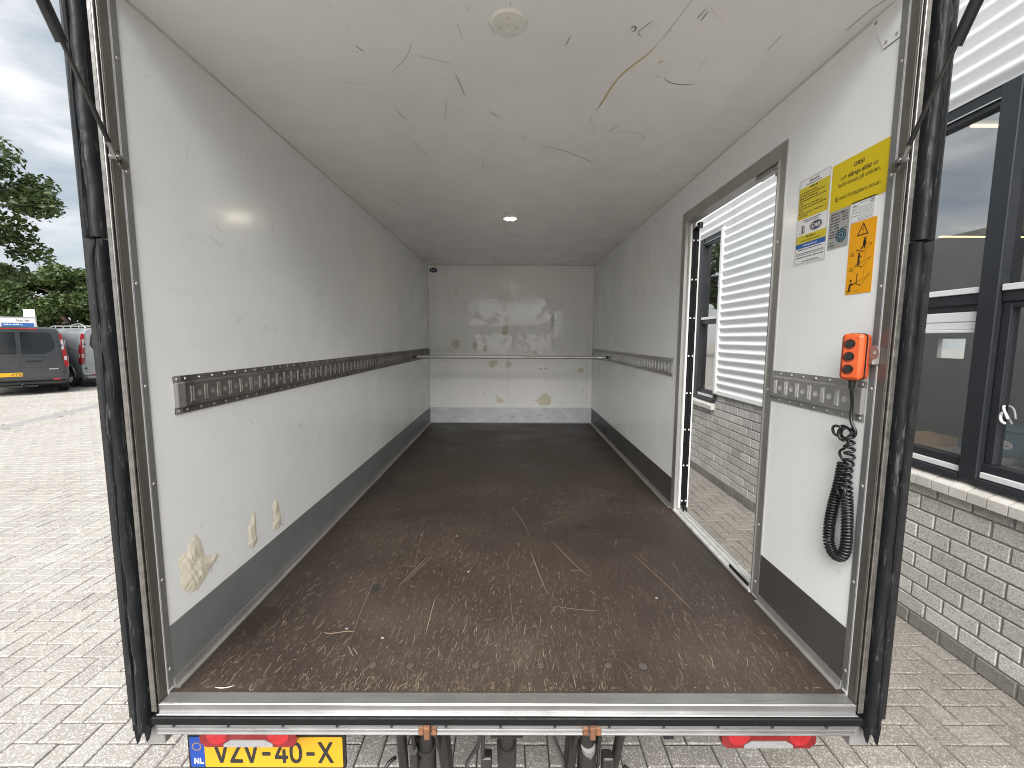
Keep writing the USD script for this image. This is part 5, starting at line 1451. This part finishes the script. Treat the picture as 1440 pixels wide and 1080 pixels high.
def van(name, label, paint, base, rot, scale, rack, text):
    t = thing(name, label, "van", base=base, rotz=rot, scale=scale, local=True, group="vans parked in the yard")
    b = part(t, "body", VAN, paint, 32)
    # rear doors: two leaves, proud of the body, with a gap between
    for s in (-1, 1):
        leaf = Polygon([(s * .006, .50), (s * .845, .50), (s * .865, .75), (s * .845, 1.12), (s * .775, 1.62), (s * .715, 1.86), (s * .60, 1.905), (s * .006, 1.915)])
        m = place(ext(leaf.buffer(-.01).buffer(.01), .022), (0, .006, 0), (1, 0, 0), (0, 0, 1))
        dr = part(t, "rear_door", m, paint, 30)
        glass = Polygon([(s * .045, 1.20), (s * .50, 1.20), (s * .66, 1.30), (s * .735, 1.42), (s * .70, 1.66), (s * .66, 1.80), (s * .58, 1.835), (s * .045, 1.845)]).buffer(-.03).buffer(.03)
        part(dr, "rear_window", place(ext(glass, .004), (0, -.0162, 0), (1, 0, 0), (0, 0, 1)), "dark_glass", False)
        part(dr, "crease", [bx(s * .03, s * .60, -.024, -.014, 1.135, 1.165, .004), bx(s * .03, s * .80, -.022, -.014, .815, .835, .003)], paint, 30)
        part(dr, "hinge", [bx(s * .835, s * .885, -.020, .004, z, z + .06, .006) for z in (.62, 1.42)], "black_plastic", False)
    part(t, "door_handle", [bx(.10, .42, -.032, -.015, .985, 1.035, .008)], "black_plastic", False)
    part(t, "badge", bx(.56, .76, -.020, -.0155, .735, .775, .006), "chrome", False)
    part(t, "roof_lamp", bx(-.42, .42, -.012, .03, 1.925, 1.952, .006), "red_bright", False)
    for s in (-1, 1):
        z = np.array([.80, .95, 1.10, 1.30, 1.50, 1.68, 1.80])
        xo = np.array([side_x(q) for q in z])
        V = []
        for q, x in zip(z, xo):
            w = np.interp(q, [.8, 1.0, 1.4, 1.8], [.055, .085, .07, .03])
            V += [(s * (x - w - .028), -.012, q), (s * (x - .022), -.012, q), (s * (x + .004), .022, q), (s * (x + .008), .11 if q < 1.6 else .06, q)]
        F = []
        for i in range(len(z) - 1):
            for j in range(3):
                a = i * 4 + j
                F += [(a, a + 1, a + 5), (a, a + 5, a + 4)] if s > 0 else [(a, a + 5, a + 1), (a, a + 4, a + 5)]
        tl = part(t, "tail_light", trimesh.Trimesh(V, F, process=False), "red_lens", 40)
        for z0, z1 in ((1.0, 1.13), (1.33, 1.62)):
            x = side_x((z0 + z1) / 2)
            part(tl, "clear_lens", [bx(s * (x - .085), s * (x - .03), -.0165, -.012, z0, z1, .002), bx(s * (x - .01), s * (x + .0105), .02, .10, z0, z1, .003)], "clear_lens", False)
    bm = part(t, "rear_bumper", [bx(-.955, .955, -.075, .05, .40, .495, .03), bx(-.88, .88, -.06, .06, .30, .405, .03)], "black_plastic" if not rack else paint, 30)
    for s in (-1, 1):
        part(bm, "reflector", bx(s * .62, s * .78, -.0785, -.07, .425, .455, .004), "red_bright", False)
    part(t, "tow_bar", [bx(-.30, .30, -.10, .02, .245, .29, .006), cyl((0, -.20, .30), (0, -.05, .27), .025, 12), trimesh.creation.icosphere(2, .03).apply_translation([0, -.21, .33])], "underbody", 30)
    pl = part(t, "licence_plate", [place(ext(rrect(-.50, .02, .56, .67, .006), .006), (0, -.0165, 0), (1, 0, 0), (0, 0, 1))], "plate_yellow", False)
    if text:
        tm_ = meshkit.text_mesh(text, .072, .002, bold=True); a, b2 = tm_.bounds
        tm_.vertices[:, 0] *= .225 / (b2[0] - a[0]); tm_.vertices[:, 0] -= tm_.bounds[1][0]
        part(pl, "plate_number", place(tm_, (.0, -.0226, .58), (1, 0, 0), (0, 0, 1)), "print_black", False)
    for s in (-1, 1):
        for y in (.95, 3.95):
            w = tube_wheel(0, 0, .335, .225)
            w.apply_translation([s * .86, y, 0])
            wp = part(t, "wheel", w, "tyre", 30)
            part(wp, "rim", cyl((s * .935, y, .335), (s * .972, y, .335), .205, 24, .19), "wheel_silver", 30)
            part(wp, "rim_slot", [bx(s * .970, s * .976, y + .13 * math.cos(a) - .022, y + .13 * math.cos(a) + .022, .335 + .13 * math.sin(a) - .022, .335 + .13 * math.sin(a) + .022, .004) for a in np.arange(7) * 2 * math.pi / 7 + .3] + [cyl((s * .970, y, .335), (s * .979, y, .335), .05, 14)], "dark_steel", 30)
            arch = Point(y, .335).buffer(.455, quad_segs=10).difference(Point(y, .335).buffer(.405, quad_segs=10)).intersection(sbox(y - .6, .34, y + .6, 1.0))
            part(t, "wheel_arch", on_side(arch, side_x, s, .012), paint, 30)
        part(t, "side_moulding", on_side(sbox(1.45, .62, 3.45, .70), side_x, s, .010), "black_plastic", 30)
        part(t, "side_panel_line", [on_side(sbox(1.9, .45, 1.906, 1.86), side_x, s, .0025), on_side(sbox(2.9, .45, 2.906, 1.86), side_x, s, .0025)], "black_plastic", False)
        part(t, "side_crease", on_side(Polygon([(.55, 1.30), (1.75, 1.33), (1.75, 1.355), (.55, 1.345)]), side_x, s, .010), paint, 30)
        part(t, "side_window", on_side(Polygon([(3.0, 1.20), (4.0, 1.17), (3.70, 1.62), (3.45, 1.78), (3.02, 1.80)]), side_x, s, .003), "dark_glass", 30)
        part(t, "mirror", bx(s * 1.0, s * 1.17, 3.72, 3.80, 1.15, 1.42, .03), "black_plastic", 30)
        if rack:
            pts = curve([(s * .74, .10, 1.99), (s * .74, .25, 2.075), (s * .74, 1.2, 2.085), (s * .74, 2.4, 2.08), (s * .74, 2.75, 2.055), (s * .74, 2.95, 1.99)], 40)
            rr = part(t, "roof_rail", tube(pts, .017, 8), "wheel_silver", True)
            [part(rr, "rail_foot", cyl((s * .74, y, 1.985), (s * .74, y, 2.08), .013, 8), "wheel_silver", 30) for y in (.6, 1.2, 1.8, 2.4)]
            [part(t, "roof_bar", cyl((-.74, y, 2.075), (.74, y, 2.075), .013, 8), "wheel_silver", 30) for y in (.6, 1.5, 2.4) if s > 0]
    part(t, "windscreen", trimesh.Trimesh([(-.74, 4.12, 1.22), (.74, 4.12, 1.22), (.68, 3.66, 1.80), (-.68, 3.66, 1.80), (-.74, 4.35, 1.235), (.74, 4.35, 1.235), (.70, 3.79, 1.815), (-.70, 3.79, 1.815)], [(4, 5, 6), (4, 6, 7), (0, 2, 1), (0, 3, 2), (0, 1, 5), (0, 5, 4), (2, 3, 7), (2, 7, 6), (1, 2, 6), (1, 6, 5), (3, 0, 4), (3, 4, 7)]), "dark_glass", False)
    return t


van("parked_van", "dark grey panel van parked with its closed rear doors facing the truck", "paint_grey", (-15.25, 13.35, 0), math.radians(48.5), 1.07, False, "-PTG")
van("parked_van", "silver panel van with roof rails parked behind the dark grey van", "paint_silver", (-15.0, 16.4, 0), math.radians(64), 1.08, True, None)

# information board behind the dark van
t_ = thing("notice_board", "white and blue notice board on two posts behind the dark grey van", "sign", base=(-25.0, 22.0, 0), rotz=math.radians(48), local=True)
part(t_, "board", bx(-.62, .60, -.05, .05, .9, 2.79, .02), "window_white", False)
part(t_, "blue_band", bx(-.56, .54, -.056, -.05, 2.0, 2.53), "print_blue", False)
part(t_, "frame", [bx(-.66, -.60, -.06, .06, .9, 2.83), bx(.58, .64, -.06, .06, .9, 2.83), bx(-.60, .58, -.06, .06, 2.77, 2.83)], "wheel_silver", False)
part(t_, "lettering", place(cat([ext(q, .004) for q in fine_print(-.05, .42, 2.60, .11, 12, (4, 5))]), (0, -.0505, 0), (1, 0, 0), (0, 0, 1)), "print_grey", False)
part(t_, "lettering", place(cat([ext(q, .004) for q in fine_print(-.48, .15, 2.42, .07, 13, (4, 7))]), (0, -.0565, 0), (1, 0, 0), (0, 0, 1)), "paper_white", False)
for x in (-.5, .5): part(t_, "post", bx(x - .05, x + .05, -.04, .04, 0, .9), "wheel_silver", False)


# ================================================================== houses
def house(base, rot, w, d, hw, hr, label, chimney=True):
    t = thing("brick_house", label, "house", base=base, rotz=rot, local=True, group="houses beyond the yard")
    part(t, "wall", [bx(-w / 2, w / 2, -d / 2, d / 2, 0, hw), ext_y([(-w / 2, hw), (w / 2, hw), (w / 2 * .98, hw + .02), (-w / 2 * .98, hw + .02)], -d / 2, d / 2)], "house_brick", False)
    rf = part(t, "roof", ext_x([(-d / 2 - .5, hw - .12), (-d / 2 - .5, hw + .02), (0, hw + hr), (d / 2 + .5, hw + .02), (d / 2 + .5, hw - .12), (0, hw + hr - .18)], -w / 2 - .3, w / 2 + .3), "roof_tile", False)
    part(t, "gable", ext_x([(-d / 2, hw), (d / 2, hw), (0, hw + hr - .2)], -w / 2, w / 2), "house_brick", False)
    if chimney: part(rf, "chimney", bx(-w * .2 - .35, -w * .2 + .35, -.3, .3, hw + hr - .9, hw + hr + .9), "house_brick", False)
    part(t, "gutter", bx(-w / 2 - .3, w / 2 + .3, -d / 2 - .62, -d / 2 - .505, hw - .2, hw - .02), "window_white", False)
    for x in np.arange(-w / 2 + 1.6, w / 2 - 1, 2.7):
        for z in (.9, 3.5):
            if z + 1.3 < hw:
                wf = part(t, "window", bx(x - .6, x + .6, -d / 2 - .06, -d / 2 + .02, z, z + 1.3), "window_white", False)
                part(wf, "pane", [bx(x - .52, x - .04, -d / 2 - .075, -d / 2 - .061, z + .08, z + 1.22), bx(x + .04, x + .52, -d / 2 - .075, -d / 2 - .061, z + .08, z + 1.22)], "dark_glass", False)
    part(t, "door", bx(w / 2 - 1.5, w / 2 - .55, -d / 2 - .06, -d / 2 + .02, 0, 2.15), "red_print", False)


house((-54, 42, 0), math.radians(45), 15, 8, 3.4, 2.6, "low brick house with brown tiled roof at the left edge beyond the vans")
house((-42, 52, 0), math.radians(42), 13, 7, 2.9, 1.9, "low brick house with white gutter behind the silver van")
t_ = thing("roof_cabinet", "white box shaped cabinet on a post beyond the notice board", "cabinet", base=(-39.9, 36, 0), rotz=math.radians(48), local=True)
part(t_, "cabinet", bx(-.33, .33, -.2, .2, 3.45, 4.1, .03), "window_white", False)
part(t_, "door_panel", bx(-.27, .27, -.212, -.20, 3.52, 4.03, .006), "paper_white", False)
part(t_, "post", cyl((0, 0, 0), (0, 0, 3.45), .06, 12), "wheel_silver", 30)


# ================================================================== trees
def leaf_cloud(r, centres, radii, n, size):
    """n small bent leaves scattered through ellipsoid clumps."""
    centres, radii = np.asarray(centres, float), np.asarray(radii, float)
    k = r.choice(len(centres), n, p=radii ** 2.2 / (radii ** 2.2).sum())
    d = r.normal(size=(n, 3)); d /= np.linalg.norm(d, axis=1, keepdims=True)
    rad = radii[k] * r.random(n) ** .45
    c = centres[k] + d * rad[:, None] * [1, 1, .72]
    a = r.normal(size=(n, 3)); a[:, 2] *= .6; a /= np.linalg.norm(a, axis=1, keepdims=True)
    b = np.cross(a, r.normal(size=(n, 3))); b /= np.linalg.norm(b, axis=1, keepdims=True)
    s = size * r.uniform(.6, 1.35, n)[:, None]
    nn = np.cross(a, b)
    V = np.stack([c - a * s, c + b * s * .55 + nn * s * .12, c + a * s, c - b * s * .55 + nn * s * .12], 1).reshape(-1, 3)
    i = np.arange(n)[:, None] * 4
    F = np.vstack([i + [0, 1, 2], i + [0, 2, 3]])
    return trimesh.Trimesh(V, F, process=False)


def tree(seed, base, h, crown_r, crown_z, nclump, nleaf, leaf, label, leafmat, group=None, flat=.7, extra=(), scale=1.0, rot=0.0):
    r = np.random.default_rng(seed)
    t = thing("broadleaf_tree", label, "tree", base=base, group="trees beyond the yard", local=True)
    tz = np.linspace(0, h * .62, 10)
    tx = np.cumsum(r.normal(0, .10, 10)); ty = np.cumsum(r.normal(0, .10, 10)); tx -= tx[0]; ty -= ty[0]
    rt = np.linspace(.032 * h, .012 * h, 10); rt[0] *= 1.35
    pts = np.stack([tx, ty, tz], 1)
    tr = part(t, "trunk", tube(pts, rt, 10), "bark", True)
    cs, rs, limbs = [], [], []
    for k in range(nclump):
        d = r.normal(size=3); d /= np.linalg.norm(d)
        q = r.random() ** .4
        c = np.array([0, 0, crown_z]) + d * q * crown_r * [1, 1, flat]
        c[2] = max(c[2], h * .24)
        cs.append(c); rs.append(crown_r * r.uniform(.15, .30))
        if k % 2 == 0:
            i = r.integers(4, 10); p0 = pts[i]
            mid = (p0 + c) / 2 + r.normal(0, .35, 3) + [0, 0, .4]
            limbs.append(tube(curve([p0, mid, c], 8), np.linspace(rt[i] * .6, .018, 8), 6))
    for c, q in extra:
        c = np.array(c, float); cs.append(c); rs.append(q)
        limbs.append(tube(curve([pts[6], (pts[6] + c) / 2 + [0, 0, .5], c], 10), np.linspace(rt[6] * .55, .02, 10), 6))
    part(tr, "limbs", limbs, "bark", True)
    part(t, "crown", leaf_cloud(r, cs, rs, nleaf, leaf), leafmat, False)
    return t


tree(5, (-27.5, 18.5, 0), 13.5, 5.3, 8.9, 60, 30000, .14, "large old oak whose spreading branches reach in from the left edge", "leaf_oak", extra=[((3.2, 2.9, 7.0), 1.15), ((3.6, 3.4, 6.0), .95), ((3.0, 2.9, 4.9), .8), ((4.4, 3.2, 8.2), 1.05), ((4.0, 3.6, 9.2), .9)])
tree(8, (-41.0, 41.0, 0), 9.6, 4.9, 5.3, 60, 26000, .17, "dark bushy tree beyond the silver van, half hidden by the door seal", "leaf_green", group=None)
tree(9, (-48.5, 38.5, 0), 10.0, 5.2, 5.6, 60, 26000, .17, "broad dark tree beyond the dark grey van", "leaf_oak")
tree(13, (-36.5, 44.5, 0), 9.2, 4.6, 5.8, 50, 20000, .17, "rounded tree hidden mostly behind the left post of the truck", "leaf_green")
tree(15, (-60.0, 37.0, 0), 11.0, 5.6, 7.0, 50, 20000, .18, "tall tree at the left edge beyond the brick house", "leaf_green")
tree(17, (-16.5, 44, 0), 12.5, 4.6, 8.2, 50, 16000, .2, "tree seen only as a dark reflection in the window pane beyond the side door", "leaf_oak")
hd = np.random.default_rng(2)
t_ = thing("hedge", "low light green hedge between the notice board and the silver van", "hedge", base=(-33, 30, 0), local=True)
part(t_, "foliage", leaf_cloud(hd, [(-2.4 + k * .55, -1.6 + k * .5 + hd.normal(0, .1), 1.15) for k in range(9)], [.9] * 9, 7000, .10), "leaf_green", False)
part(t_, "stems", [cyl((-2.4 + k * .55, -1.6 + k * .5, 0), (-2.4 + k * .55, -1.6 + k * .5, .9), .04, 6) for k in range(9)], "bark", False)
